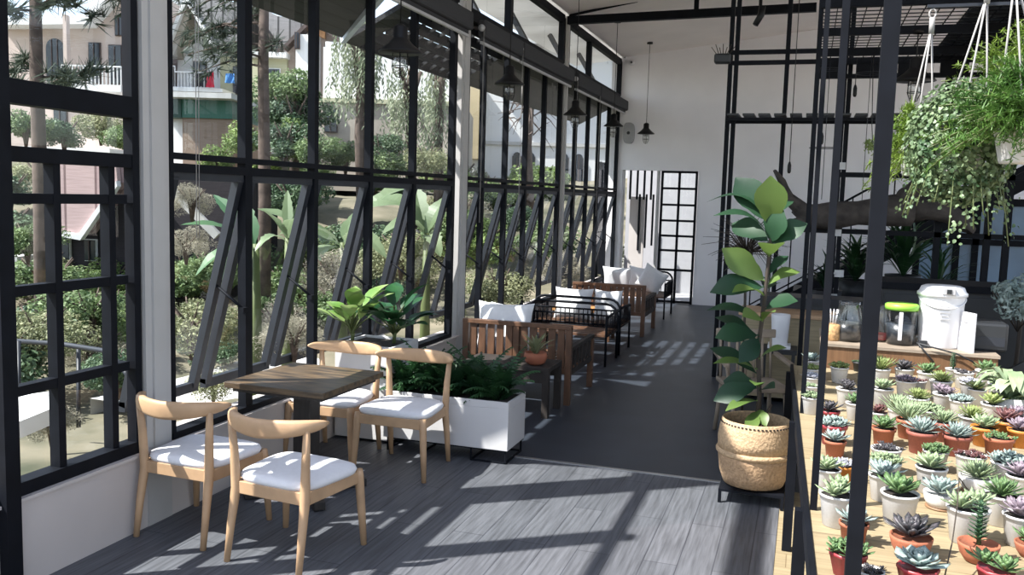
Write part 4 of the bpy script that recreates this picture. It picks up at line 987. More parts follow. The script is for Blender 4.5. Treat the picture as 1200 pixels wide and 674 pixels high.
# spot light on the cross beam
p = fy(893, 18, 9.6); t = thing('spotlight', 'black spotlight with a bent arm hanging from the beam at top centre', 'lamp', p)
m = MB(); m.tube([(-.03, 0, .55), (-.02, 0, .10)], .02, 6); m.build('arm', M['lamp_black'], t); m = MB(); m.tube([(0, 0, .09), (-.01, -.01, 0), (-.06, -.03, -.10)], [.035, .035, .03], 8); m.build('head', M['lamp_black'], t)
p = fy(847, 69, 9.7); t = thing('hanging_basket', 'small dark basket with a few bare twigs fixed high on the black frame', 'plant pot', p)
m = MB(); m.box((0, 0, 0), (.17, .12, .10)); m.build('pot', M['black_box'], t, .02); m = MB()
for k in range(7): m.tube([(-.06+k*.02, 0, .04), (-.12+k*.04, .02*(k % 3-1), .12+.03*(k % 2))], .004, 4)
m.build('twigs', M['brown_stem'], t)
# driftwood log
p = fy(1010, 250, 9.66); t = thing('driftwood_log', 'long dark driftwood log lying on the black crossbar, tip curling up at left', 'log', p)
def lp(x, y, Y=9.66): return fy(x, y, Y)-p
m = MB(); m.tube([lp(908, 199), lp(916, 212), lp(924, 232), lp(938, 244)], [.016, .03, .05, .07], 9); m.tube([lp(932, 243), lp(950, 252), lp(975, 252), lp(1005, 251), lp(1040, 248), lp(1070, 246)], [.06, .12, .14, .13, .15, .17], 12)
m.tube([lp(1040, 250), lp(1062, 232), lp(1078, 216), lp(1090, 224), lp(1105, 242)], [.05, .10, .09, .08, .06], 9); m.tube([lp(1060, 248), lp(1085, 246), lp(1110, 250), lp(1130, 262), lp(1142, 272)], [.15, .12, .10, .07, .03], 9); m.tube([lp(925, 262), lp(940, 258), lp(965, 260)], [.02, .05, .06], 7)
rr = random.Random(4); m.v = [(x+rr.gauss(0, .010), y+rr.gauss(0, .010), z+rr.gauss(0, .012)) for x, y, z in m.v]
m.build('trunk', M['log'], t)
# stairs with a thin rail, rising to the right
p = fy(935, 335, 12.0); t = thing('staircase', 'black open staircase with thin railing rising to the right behind the driftwood', 'stairs', (p.x-.6, 12.2, 0))
run, rise = .27, .17
m = MB(); m.bar((0, -.02, .3), (3.4, -.02, .3+3.4*rise/run), .05, .20); m.bar((0, .95, .3), (3.4, .95, .3+3.4*rise/run), .05, .20); m.build('stringer', M['black_steel'], t)
for k in range(12): m = MB(); m.bx((k*run, 0, .38+k*rise), (k*run+.28, .95, .43+k*rise)); m.build('tread', M['black_box'], t)
m = MB(); m.tube([(0, -.03, 1.25), (3.4, -.03, 1.25+3.4*rise/run)], .016, 6); m.tube([(0, -.03, .55), (3.4, -.03, .55+3.4*rise/run)], .010, 5); m.build('handrail', M['black_steel'], t)
for k in range(15): m = MB(); m.tube([(k*.24, -.03, .45+k*.24*rise/run), (k*.24, -.03, 1.25+k*.24*rise/run)], .009, 5); m.build('baluster', M['black_steel'], t)
# dark framed blue glazing at the right
w = bpy.data.objects.new('window_8', None); COL.objects.link(w); struct(w); GY = 13.4
m = MB(); a = fy(1076, 270, GY).x; b_ = a+3.0
for x in (a, fy(1122, 270, GY).x, fy(1144, 270, GY).x, b_): m.bx((x-.04, GY-.04, 0), (x+.04, GY+.04, 2.05))
m.bx((a, GY-.04, 1.95), (b_, GY+.04, 2.05)); m.bx((a, GY-.04, 1.42), (b_, GY+.04, 1.5)); m.build('frame', M['black_steel'], w)
m = MB(); m.bx((a, GY+.0, .0), (b_, GY+.02, 1.96)); m.build('pane', M['blue_panel'], w)
# dark cabinet and planting behind the counter
p = fy(1100, 395, 8.6); t = thing('cabinet', 'black low cabinet standing behind the white container', 'cabinet', (p.x+.05, 8.8, 0))
m = MB(); m.bx((-.55, -.3, .05), (.62, .3, 1.18)); m.build('body', M['black_box'], t, .005); m = MB(); m.bx((-.58, -.33, 1.18), (.65, .33, 1.24)); m.build('top', M['black_steel'], t)
for s in (-.27, .34): m = MB(); m.bx((s-.26, -.315, .1), (s+.26, -.30, 1.14)); m.build('door', M['black_box'], t, .004)
def strap_plant(label, px, py, Y, n, L, w, mt, seed, potr=.14, poth=.26, up=.5):
    p = fy(px, py, Y); r = random.Random(seed); t = thing('potted_plant', label, 'plant', (p.x, Y, max(0, p.z-poth)))
    m = MB(); m.lathe([(potr*.75, 0), (potr, poth), (potr*.9, poth), (potr*.9, poth-.03), (0, poth-.03)], n=14); m.build('pot', M['black_box'], t)
    m = MB()
    for i in range(n):
        a = i*2.4+r.random(); e = r.uniform(up*.5, 1.4); l = L*r.uniform(.6, 1.05); m.leaf((0, 0, poth-.03), (l*math.cos(a)*math.cos(e), l*math.sin(a)*math.cos(e), poth+l*math.sin(e)), w, (0, 0, 1), .22, .2, prof=[.3, .8, 1, .85, .5, 0])
    m.build('leaves', mt, t); return t
strap_plant('dark arching palm like plant behind the driftwood, left of the blue glazing', 1058, 322, 11.2, 60, 1.0, .05, M['fern'], 2, .2, .4)
strap_plant('dark leafy plant under the staircase, left of the thick post', 1002, 328, 11.4, 46, .62, .07, M['fern'], 3, .2, .3)
strap_plant('low dark plant beneath the stairs, behind the glass jugs', 968, 340, 11.0, 40, .5, .06, M['fig'], 4, .18, .3)
strap_plant('thin leaved dark plant standing in front of the blue glazing', 1098, 340, 10.35, 46, .7, .025, M['fern'], 5, .16, .3)
t = thing('counter_shelf', 'long black low shelf running behind the glass jugs', 'shelf', (1.2, 9.42, 0))
m = MB(); m.bx((-1.6, -.22, .92), (1.6, .22, .98)); m.build('board', M['grey_steel'], t)
m = MB(); m.bx((-1.6, -.2, .0), (1.6, .2, .92)); m.build('body', M['black_box'], t)
# pale wooden counter behind the fig, with a pale jug of water-blue cloth
p = fy(880, 400, 9.0); t = thing('wooden_counter', 'pale wooden counter box standing behind the fiddle leaf fig', 'counter', (-.12, 9.0, 0))
m = MB(); m.bx((-.42, -.25, .05), (.38, .25, .83)); m.build('body', M['table_pine'], t, .004); m = MB(); m.bx((-.45, -.28, .83), (.41, .28, .865)); m.build('top', M['ash'], t)
p = fy(914, 395, 8.6); o = MB(); o.lathe([(.055, 0), (.07, .02), (.085, .30), (.08, .31), (.075, .30), (.06, .02), (0, .02)], n=16)
t = thing('tall_vase', 'pale bluish white tall bucket beside the wooden counter behind the thin posts', 'bucket', (p.x, 8.5, .58)); o.build('body', M['plastic_white'], t)
m = MB(); m.bx((-.10, -.10, 0), (.10, .10, .03)); m.build('rim_base', M['plastic_white'], t)
st = thing('plant_stand', 'dark stool carrying the pale bucket behind the thin posts', 'stool', (p.x, 8.5, 0)); m = MB(); m.bx((-.16, -.16, .54), (.16, .16, .58)); m.build('seat', M['black_box'], st)
for sx in (-.13, .13):
    for sy in (-.13, .13): m = MB(); m.bx((sx-.015, sy-.015, 0), (sx+.015, sy+.015, .54)); m.build('leg', M['black_box'], st)
# slatted chair behind the fig
p = fy(885, 470, 7.4); t = thing('wooden_chair', 'greyish wooden chair with spindle back behind the fig basket', 'chair', (-.34, 7.35, 0), math.radians(20))
GW = mat('weathered_wood', (.23, .185, .14), .7, var=.25, scale=6); M['grey_wood'] = GW
m = MB(); m.bx((-.24, -.24, .42), (.24, .24, .455)); m.build('seat', GW, t, .008)
for sx in (-.20, .20):
    for sy in (-.2, .2): m = MB(); m.tube([(sx*1.15, sy*1.15, 0), (sx, sy, .42)], .018, 7); m.build('leg', GW, t)
m = MB(); m.bar((-.25, .26, .82), (.25, .26, .82), .03, .07); m.build('top_rail', GW, t, .008)
for k in range(7): m = MB(); x = -.21+k*.07; m.tube([(x, .21, .45), (x, .26, .80)], .011, 6); m.build('spindle', GW, t)
for s in (-1, 1): m = MB(); m.bar((s*.25, .24, .66), (s*.27, -.18, .62), .04, .03); m.tube([(s*.24, -.16, .45), (s*.27, -.17, .62)], .012, 6); m.build('arm', GW, t, .006)
# ================================================================== fiddle leaf fig in its basket
BX, BY = -.235, 5.84
t = thing('basket_stand', 'black square metal stand under the woven basket', 'stand', (BX, BY, 0))
m = MB(); m.bx((-.20, -.20, .075), (.20, .20, .09)); m.build('top', M['black_steel'], t)
for sx in (-.19, .19):
    for sy in (-.19, .19): m = MB(); m.bx((sx-.01, sy-.01, 0), (sx+.01, sy+.01, .075)); m.build('leg', M['black_steel'], t)
t = thing('woven_basket', 'big round woven basket with a rolled waist, the fig growing in it', 'basket', (BX, BY, .09))
m = MB(); m.lathe([(.155, 0), (.19, .012), (.215, .08), (.228, .17), (.232, .205)], n=40, jit=.004); m.lathe([(.0, .0), (.155, .0)], n=40); m.build('lower_half', M['basket2'], t)
m = MB(); m.lathe([(.232, .20), (.244, .212), (.246, .226), (.236, .24)], n=40, jit=.004); m.build('waist_fold', M['basket'], t)
m = MB(); m.lathe([(.234, .236), (.236, .30), (.226, .38), (.215, .425), (.209, .43), (.203, .425), (.212, .36), (.215, .30)], n=40, jit=.004); m.build('upper_half', M['basket'], t)
m = MB()
for k in range(56):
    a = 2*PI*k/56; m.box((.220*math.cos(a), .220*math.sin(a), .408), (.008, .012, .008), (0, 0, a))
m.build('stitching', M['bench_dark'], t)
m = MB(); m.lathe([(0, .33), (.213, .335)], n=24, jit=.01); m.build('soil', M['soil'], t)
fg = thing('fiddle_leaf_fig', 'tall fiddle leaf fig with broad dark and lime leaves, in the woven basket', 'plant', (BX, BY, .42))
sp = [(0, 0, -.05), (.01, 0, .25), (-.015, .01, .55), (.01, 0, .9), (.02, 0, 1.2), (.03, 0, 1.42)]
m = MB(); m.tube(sp, [.016, .015, .014, .013, .011, .008], 8); m.tube([(0, 0, .02), (.05, .02, .12), (.09, .0, .2)], [.010, .009, .006], 6); m.build('stem', M['brown_stem'], fg)
def fig_leaf(by, tx, ty, w, dY, mt, cup=.12, nz=(0, -.5, 1)):
    """leaf from the stem at photo height by to tip at (tx, ty), dY towards/away from us"""
    zb = fy(882, by, BY).z-.42; sx = np.interp(zb, [q[2] for q in sp], [q[0] for q in sp]); b = Vector((sx, 0, zb))
    tp = fy(tx, ty, BY+dY); tip = Vector((tp.x-BX, dY, tp.z-.42)); b2 = b.lerp(tip, .08)
    m = MB(); m.tube([b, b2], .005, 5, 0); m.leaf(b2, tip, w, nz, cup, .22, prof=[.10, .42, .62, .72, .92, 1.0, .98, .80, .42, .04], mi=0); m.build('leaf', M[mt], fg)
for q in [(268, 903, 206, .20, -.10, 'fig_lit', .04, (0, -1, .2)), (262, 862, 208, .20, .10, 'fig', .05, (.3, -1, .2)), (255, 828, 237, .09, .05, 'fig', .25, (0, -.2, 1)), (272, 836, 253, .10, -.15, 'fig', .2, (0, -.4, 1)), (258, 930, 236, .10, .1, 'fig', .15, (0, -.2, 1)), (285, 918, 246, .17, -.05, 'fig', .1, (-.4, -1, .3)), (283, 858, 262, .16, .15, 'fig', .1, (.4, -1, .3)), (285, 946, 262, .15, .0, 'fig', .1, (0, -.9, .6)),
          (300, 906, 286, .16, -.25, 'fig_lit', .1, (0, -.3, 1)), (330, 846, 291, .16, -.10, 'fig_lit', .05, (-.5, -1, .6)), (322, 924, 300, .08, .1, 'fig', .12, (0, -.6, 1)), (325, 848, 318, .12, .2, 'fig', .2, (0, -.4, 1)), (335, 832, 343, .17, -.15, 'fig', .15, (0, -.9, .8)), (333, 938, 319, .12, .05, 'fig_lit', .16, (0, -.5, 1)), (338, 905, 334, .13, .25, 'fig', .1, (0, -.5, 1)),
          (345, 858, 343, .11, -.3, 'fig_lit', .12, (0, -.4, 1)), (362, 935, 353, .15, -.05, 'fig', .12, (0, -.6, 1)), (372, 828, 364, .10, .10, 'fig', .15, (0, -.5, 1)), (372, 870, 371, .12, -.32, 'fig_lit', .05, (0, -1, .5)), (376, 908, 366, .08, -.2, 'fig_lit', .12, (0, -.4, 1)), (392, 838, 396, .16, -.12, 'fig', .12, (0, -.8, .8)), (395, 866, 425, .13, -.2, 'fig', .12, (.3, -1, .4)), (400, 838, 372, .10, .2, 'fig', .15, (0, -.6, 1)),
          (420, 922, 408, .10, -.05, 'fig_lit', .12, (0, -.3, 1)), (432, 836, 426, .10, -.15, 'fig_lit', .12, (0, -.3, 1)), (438, 832, 408, .12, .15, 'fig', .1, (0, -.6, 1)), (450, 836, 470, .14, -.1, 'fig', .1, (-.3, -1, .4)), (455, 848, 446, .15, .12, 'fig', .1, (0, -.8, .6)), (458, 908, 455, .12, -.1, 'fig', .12, (0, -.5, 1)), (468, 850, 482, .08, -.2, 'fig_lit', .12, (0, -.4, 1)), (452, 885, 452, .10, -.25, 'fig_lit', .1, (0, -.6, 1)),
          (480, 876, 508, .09, -.2, 'fig_lit', .1, (0, -1, .4)), (478, 898, 500, .08, -.12, 'fig_lit', .1, (0, -.8, .4)), (505, 884, 520, .07, -.16, 'fig_lit', .1, (0, -1, .5))]:
    fig_leaf(*q)
# wispy twiggy plant behind the fig's head
p = fy(875, 290, 7.8); t = thing('twiggy_plant', 'dark wispy twiggy plant hanging behind the crown of the fig', 'plant', p); r = random.Random(9)
m = MB()
for k in range(110):
    a = r.uniform(0, 6.28); e = r.uniform(-.5, 1.0); l = r.uniform(.18, .42); q = Vector((l*math.cos(a)*math.cos(e), .7*l*math.sin(a)*math.cos(e), l*math.sin(e))); m.tube([(0, 0, -.05), q*.5+Vector((0, 0, .04)), q], [.005, .0035, .0015], 3)
m.build('twigs', M['brown_stem'], t); m = MB(); m.tube([(0, 0, -.05), (.05, .02, -1.9)], .012, 5); m.build('stalk', M['brown_stem'], t)
# ================================================================== posts on the table, thick near post
TZ = .75
q1 = fz(940, 484, TZ); q2 = fz(953, 597, TZ)
post(q1.x, q1.y, TZ, 4.9, .026, 'post', 'thin black steel post rising from the far left edge of the plant table', 'post')
post(q2.x, q2.y, TZ, 4.9, .026, 'post', 'thin black steel post rising from the near left edge of the plant table', 'post')
q3 = fy(1005, 600, 2.72)
post(q3.x-.002, 2.72, TZ, 4.95, .044, 'post', 'thick black square post nearest the camera, rising among the pots', 'post')
q4 = fy(957, 100, 7.4); post(q4.x, 7.4, 0, 4.9, .036, 'post', 'black post standing on the floor behind the left edge of the plant table', 'post')
# ================================================================== plant table and counter
eL0, eL1 = fz(930, 428, TZ), fz(957, 674, TZ); dl = (eL1-eL0).normalized(); cn = eL1+dl*.75
tb = thing('plant_table', 'wide pine plank table crowded with potted succulents', 'table', (0, 0, 0))
m = MB(); far = 6.62; lf = eL0+(eL0-eL1)*((far-eL0.y)/(eL0.y-eL1.y)); th = .03
v = [(cn.x, cn.y, TZ-th), (2.6, cn.y, TZ-th), (2.6, far, TZ-th), (lf.x, far, TZ-th)]; m.add(v+[(x, y, TZ) for x, y, z in v], [(0, 3, 2, 1), (4, 5, 6, 7), (0, 1, 5, 4), (1, 2, 6, 5), (2, 3, 7, 6), (3, 0, 4, 7)]); m.build('tabletop', M['table_pine'], tb)
m = MB(); m.bar((lf.x-.012, far, TZ-.03), (cn.x-.012, cn.y, TZ-.03), .02, .075); m.build('edge_rail', M['black_steel'], tb)
for yy in (2.45, 3.55, 5.0, 6.5):
    x = np.interp(yy, [cn.y, far], [cn.x, lf.x]); m = MB(); m.bx((x-.05, yy-.025, 0), (x, yy+.025, TZ-.03)); m.build('leg', M['black_steel'], tb)
for yy in (2.45, 6.5): m = MB(); m.bx((2.5, yy-.025, 0), (2.55, yy+.025, TZ-.03)); m.build('leg', M['black_steel'], tb)
CYF = 6.64; ct = fy(965, 402, CYF).z
t = thing('counter', 'wood fronted counter behind the plant table, carrying jugs and a white container', 'counter', (.9, CYF, 0))
cxl = fy(962, 420, CYF).x-.9; cxr = fy(1170, 420, CYF).x-.9
m = MB(); m.bx((cxl, 0, 0), (cxr, .03, ct-.02)); m.build('front_panel', M['counter_wood'], t); m = MB(); m.bx((cxl, .03, 0), (cxr, .75, ct-.02)); m.build('body', M['grey_wood'], t)
m = MB(); m.bx((cxl-.01, -.012, ct-.02), (cxr+.01, .78, ct)); m.build('top', M['grey_wood'], t)
def on_counter(px, d=.2): p = fy(px, 400, CYF+d); return (p.x, CYF+d, ct)
sc1 = lambda px, d=.2: px*(CYF+d)*1.02/FPX
t = thing('ice_container', 'big white round plastic container with lid and handle on the counter', 'container', on_counter(1100, .26))
R = .152; m = MB(); m.lathe([(R*.86, 0), (R*.9, .01), (R*.98, .36), (R*.98, .37)], n=32); m.build('body', M['plastic_white'], t)
m = MB(); m.lathe([(R*1.0, .36), (R*1.08, .365), (R*1.08, .385), (R*1.0, .395), (R*.92, .425), (R*.75, .435), (0, .437)], n=32); m.build('lid', M['plastic_white'], t)
m = MB(); m.box((.02, -R*.95, .405), (.085, .05, .05)); m.build('latch', M['rail_grey'], t, .006); m = MB(); m.box((.02, -R*.97-.024, .405), (.03, .01, .03)); m.build('button', M['black_box'], t)
m = MB(); m.tube([(R*1.0*math.cos(a), -R*1.02*math.sin(a)-.0, .355-.07*math.sin(a)) for a in [PI*k/14 for k in range(15)]], .006, 6); m.build('handle', M['plastic_white'], t)
m = MB()
for k, w_ in enumerate((.07, .06, .075, .05, .065)): m.box((.005, -R*.985, .30-k*.022), (w_, .006, .006))
m.build('printed_lines', M['rail_grey'], t); m = MB(); m.box((-.115, -.13, .025), (.05, .03, .05)); m.build('foot_clip', M['black_box'], t)
t = thing('water_pitcher', 'clear plastic pitcher with bright green lid and dark drink on the counter', 'pitcher', on_counter(1054, .22))
m = MB(); m.lathe([(.088, 0), (.095, .01), (.108, .255)], n=28); m.build('body', M['clear'], t); m = MB(); m.lathe([(0, .006), (.086, .008), (.094, .15), (0, .15)], n=28); m.build('drink', M['dark_fill'], t)
m = MB(); m.lathe([(.112, .25), (.114, .285), (.10, .295), (0, .297)], n=28); m.build('lid', M['lime'], t); m = MB(); m.box((-.01, -.106, .14), (.026, .012, .20)); m.build('handle', M['plastic_white'], t, .005)
m = MB(); m.bx((.10, -.02, .06), (.15, .02, .085)); m.bx((.135, -.02, .06), (.155, .02, .25)); m.bx((.10, -.02, .225), (.15, .02, .25)); m.build('grip', M['clear'], t)
t = thing('glass_jug', 'clear glass jug half hidden by the thick post, reddish at the bottom', 'jug', on_counter(1031, .30))
m = MB(); m.lathe([(.07, 0), (.075, .02), (.06, .22), (.055, .27), (.05, .27), (.053, .22), (.066, .02), (0, .012)], n=22); m.build('body', M['clear'], t); m = MB(); m.lathe([(0, .012), (.062, .015), (.06, .06), (0, .062)], n=18); m.build('contents', M['red_pot'], t)
t = thing('glass_pitcher', 'large clear glass pitcher of dark drink on the counter left of the thick post', 'pitcher', on_counter(993, .22))
m = MB(); m.lathe([(.098, 0), (.108, .015), (.10, .16), (.072, .26), (.075, .285), (.068, .285), (.066, .26), (.093, .16), (.098, .02), (0, .012)], n=26); m.build('body', M['clear'], t); m = MB(); m.lathe([(0, .014), (.094, .016), (.094, .13), (0, .132)], n=22); m.build('drink', M['dark_fill'], t)
m = MB(); m.tube([(.075, 0, .25), (.13, 0, .24), (.15, 0, .17), (.125, 0, .08), (.10, 0, .06)], .010, 7); m.build('handle', M['clear'], t)
t = thing('jar', 'glass jar in a woven rattan sleeve at the left end of the counter', 'jar', on_counter(974, .18))
m = MB(); m.lathe([(.055, 0), (.062, .01), (.062, .115), (.055, .12)], n=22); m.build('rattan_sleeve', M['rattan'], t); m = MB(); m.lathe([(.054, .11), (.052, .19), (.046, .20), (.043, .19)], n=20); m.build('glass', M['clear'], t)
m = MB()
for k in range(9): a = k*.7; m.tube([(.02*math.cos(a), .02*math.sin(a), .1), (.036*math.cos(a), .036*math.sin(a), .225)], .003, 4)
m.build('straws', M['plastic_white'], t)
t = thing('white_board', 'white board standing on edge at the right of the white container', 'board', on_counter(1131, .12), math.radians(-62))
m = MB(); m.bx((-.09, -.006, 0), (.09, .006, .27)); m.build('sheet', M['plastic_white'], t); m = MB(); m.bx((-.02, -.012, .2), (.02, -.006, .23)); m.build('clip', M['rail_grey'], t)
t = thing('black_case', 'black box shaped case at the right end of the counter', 'case', on_counter(1150, .30))
m = MB(); m.bx((-.10, -.14, 0), (.14, .12, .20)); m.build('body', M['black_box'], t, .02); m = MB(); m.bx((-.08, -.146, .04), (.12, -.14, .10)); m.build('front_panel', M['grey_steel'], t)
def cable(label, P, r=.006):
    m = MB(); c = P[0]; m.tube([p-c for p in P], r, 6); o = m.build('cable', M['black_box'], None); o.location = c; tag(o, label, 'cable', 'black cables from the counter')
cable('black cable hanging from the counter edge in front of the white container', [fy(1076, 403, CYF-.02), fy(1082, 410, CYF-.03), fy(1092, 422, CYF-.04), fz(1102, 434, TZ+.01)])
cable('black cable lying along the counter edge under the white container to the right', [fy(1074, 402, CYF-.02), fy(1100, 409, CYF-.03), fy(1122, 415, CYF-.03), fy(1140, 424, CYF-.04), fz(1150, 436, TZ+.01)])

# thin wire hangers with ring shelves, hanging behind the posts
def hanger(px, py, label, rings):
    p = fy(px, py, 8.9); t = thing('wire_hanger', label, 'hanger', p, 0, 'thin wire hangers behind the posts')
    m = MB(); m.tube([(0, 0, -.9), (0, 0, 3.28-p.z)], .003, 4); m.build('cord', M['grey_steel'], t)
    for z, R in rings:
        m = MB(); m.tube([(R*math.cos(q*PI/10), R*math.sin(q*PI/10), z) for q in range(21)], .003, 4)
        m.tube([(-R, 0, z), (R, 0, z)], .002, 4); m.tube([(0, -R, z), (0, R, z)], .002, 4)
        m.build('ring', M['grey_steel'], t)
hanger(970, 120, 'thin black wire hanger with two rings between the two thin posts', [(.30, .12), (-.42, .14)])
hanger(1018, 120, 'thin black wire hanger with one ring just left of the thick post', [(.26, .13)])
# ================================================================== succulents
SUC = {'g': leafmat('succulent_pale_green', (.17, .24, .13), (.31, .38, .22), .5, 9, .12), 'b': leafmat('succulent_blue_grey', (.17, .235, .22), (.33, .40, .37), .5, 9, .1),
       'n': leafmat('succulent_green', (.060, .125, .048), (.15, .235, .095), .45, 9, .15), 'y': leafmat('succulent_yellow_green', (.18, .24, .075), (.31, .37, .14), .45, 9, .2),
       'p': leafmat('succulent_purple_grey', (.15, .12, .15), (.30, .24, .28), .5, 9, .1), 'd': leafmat('succulent_dark', (.030, .034, .036), (.085, .075, .085), .45, 9, .08),
       'l': leafmat('succulent_lavender', (.36, .38, .44), (.55, .55, .60), .55, 9, .1), 'u': leafmat('succulent_burgundy', (.075, .030, .034), (.17, .075, .070), .45, 9, .1),
       'k': leafmat('succulent_dark_green', (.022, .060, .030), (.055, .12, .050), .45, 9, .1)}
def sleaf(m, b, d, L, w, th, nz, blunt=.0):
    d = d.normalized(); x = d.cross(nz)
    if x.length < 1e-3: x = d.orthogonal()
    x.normalize(); n = x.cross(d); vs = [b - x*w*.22, b + x*w*.22, b - n*th*.4]
    for u, ww, tt, lift in ((.45, .5, 1, .06), (.78, .44+.1*blunt, .8, .10)):
        c = b + d*L*u + n*L*lift*(1-.3*blunt); vs += [c-x*w*ww, c+n*th*.15, c+x*w*ww, c-n*th*tt*.55]
    vs.append(b + d*L*(1.0-.04*blunt) + n*L*.16)
    fs = [(0, 3, 4, 1), (1, 4, 5), (2, 6, 3, 0), (1, 5, 6, 2), (3, 7, 8, 4), (4, 8, 9, 5), (5, 9, 10, 6), (6, 10, 7, 3), (7, 11, 8), (8, 11, 9), (9, 11, 10), (10, 11, 7)]
    m.add(vs, fs, 0, True)
def rosette(m, c, R, n, w, e0, e1, blunt=0, th=.09, r=None, tilt=None):
    r = r or random
    for i in range(n):
        u = i/(n-1); a = i*2.39996+r.uniform(-.12, .12); e = e0+(e1-e0)*u+r.uniform(-.07, .07); L = R*(1-.62*u)*r.uniform(.9, 1.08)
        d = Vector((math.cos(a)*math.cos(e), math.sin(a)*math.cos(e), math.sin(e)))
        if tilt: d = (d+tilt).normalized()
        sleaf(m, Vector(c)+Vector((math.cos(a), math.sin(a), 0))*R*.06*(1-u)+Vector((0, 0, R*.16*u)), d, L, w*R*(1-.45*u), th*R, Vector((0, 0, 1)), blunt)
def succ(kind, seed):
    r = random.Random(seed); m = MB()
    if kind == 'ros': rosette(m, (0, 0, .05), 1.22, 30, .36, .22, 1.35, 0, .10, r)
    if kind == 'cab': rosette(m, (0, 0, .08), 1.12, 26, .50, .18, 1.3, 1, .12, r)
    if kind == 'spk': rosette(m, (0, 0, .02), 1.18, 74, .15, .15, 1.5, 0, .07, r)
    if kind == 'wild':
        rosette(m, (0, 0, .0), 1.75, 80, .10, .35, 1.45, 0, .06, r)
    if kind == 'clu':
        for k in range(6): a = k*1.047; rosette(m, (.58*math.cos(a), .58*math.sin(a), .08), .58, 17, .40, .2, 1.3, .6, .12, r)
        rosette(m, (0, 0, .22), .62, 18, .40, .2, 1.3, .6, .12, r)
    if kind == 'two':
        rosette(m, (-.38, .05, .1), .98, 24, .34, .2, 1.3, .2, .11, r); rosette(m, (.48, -.1, .12), .90, 22, .36, .2, 1.3, .2, .11, r)
    if kind == 'upr':
        m.tube([(0, 0, 0), (.03, 0, .8), (0, .04, 1.7)], [.10, .09, .05], 6)
        for k in range(9): rosette(m, (0, .02, .2+k*.18), .55*(1-.04*k), 8, .42, .3, .7, .5, .12, r)
    if kind == 'mini':
        for k in range(9): a = k*.7+.2; q = .25+.5*(k % 3)/2; rosette(m, (q*math.cos(a), q*math.sin(a), .04), .34, 12, .42, .3, 1.3, .6, .14, r)
    return m
SM = {}
def smesh(kind, colr, v):
    key = (kind, colr, v)
    if key not in SM: SM[key] = succ(kind, hash((len(kind), ord(kind[0]), v)) % 997).mesh('rosette', SUC[colr])
    return SM[key]
def potmesh(kind, mt):
    m = MB(); N_ = 28
    if kind == 'tall': m.lathe([(.70, 0), (.74, .02), (.90, 1.30), (.92, 1.32), (.92, 1.45), (.95, 1.46), (.96, 1.60), (1.0, 1.61), (1.0, 1.74), (.93, 1.74), (.90, 1.55)], n=N_); H = 1.74
    if kind == 'std': m.lathe([(.70, 0), (.73, .02), (.88, 1.18), (.97, 1.19), (1.0, 1.46), (.93, 1.46), (.90, 1.3)], n=N_); H = 1.46
    if kind == 'bowl': m.lathe([(.58, .10), (.72, .14), (.92, .45), (1.0, .85), (1.0, .98), (.93, .98), (.91, .85)], n=N_); H = .98
    if kind == 'obowl': m.lathe([(.50, 0), (.62, .06), (.86, .42), (.98, .84), (1.0, 1.0), (.92, 1.0), (.90, .88)], n=N_); H = 1.0
    if kind == 'sq': m.lathe([(.66, 0), (.70, .03), (.96, 1.05), (1.0, 1.08), (1.0, 1.22), (.92, 1.22), (.88, 1.1)], n=8); H = 1.22
    s = MB(); s.lathe([(0, H-.13), (.91, H-.15)], n=16)
    d = None
    if kind == 'bowl': d = MB().lathe([(.70, 0), (.84, .02), (.86, .10), (0, .10)], n=N_).mesh('saucer', M['wood_saucer'])
    return m.mesh('pot', mt), s.mesh('soil', M['soil']), d, H
POTS = {}
def getpot(kind, mt):
    if (kind, mt) not in POTS: POTS[(kind, mt)] = potmesh(kind, M[mt])
    return POTS[(kind, mt)]
W_, T_, B_, R_, O_, G_ = 'white_pot', 'terracotta', 'brick_pot', 'red_pot', 'orange_pot', 'grey_pot'
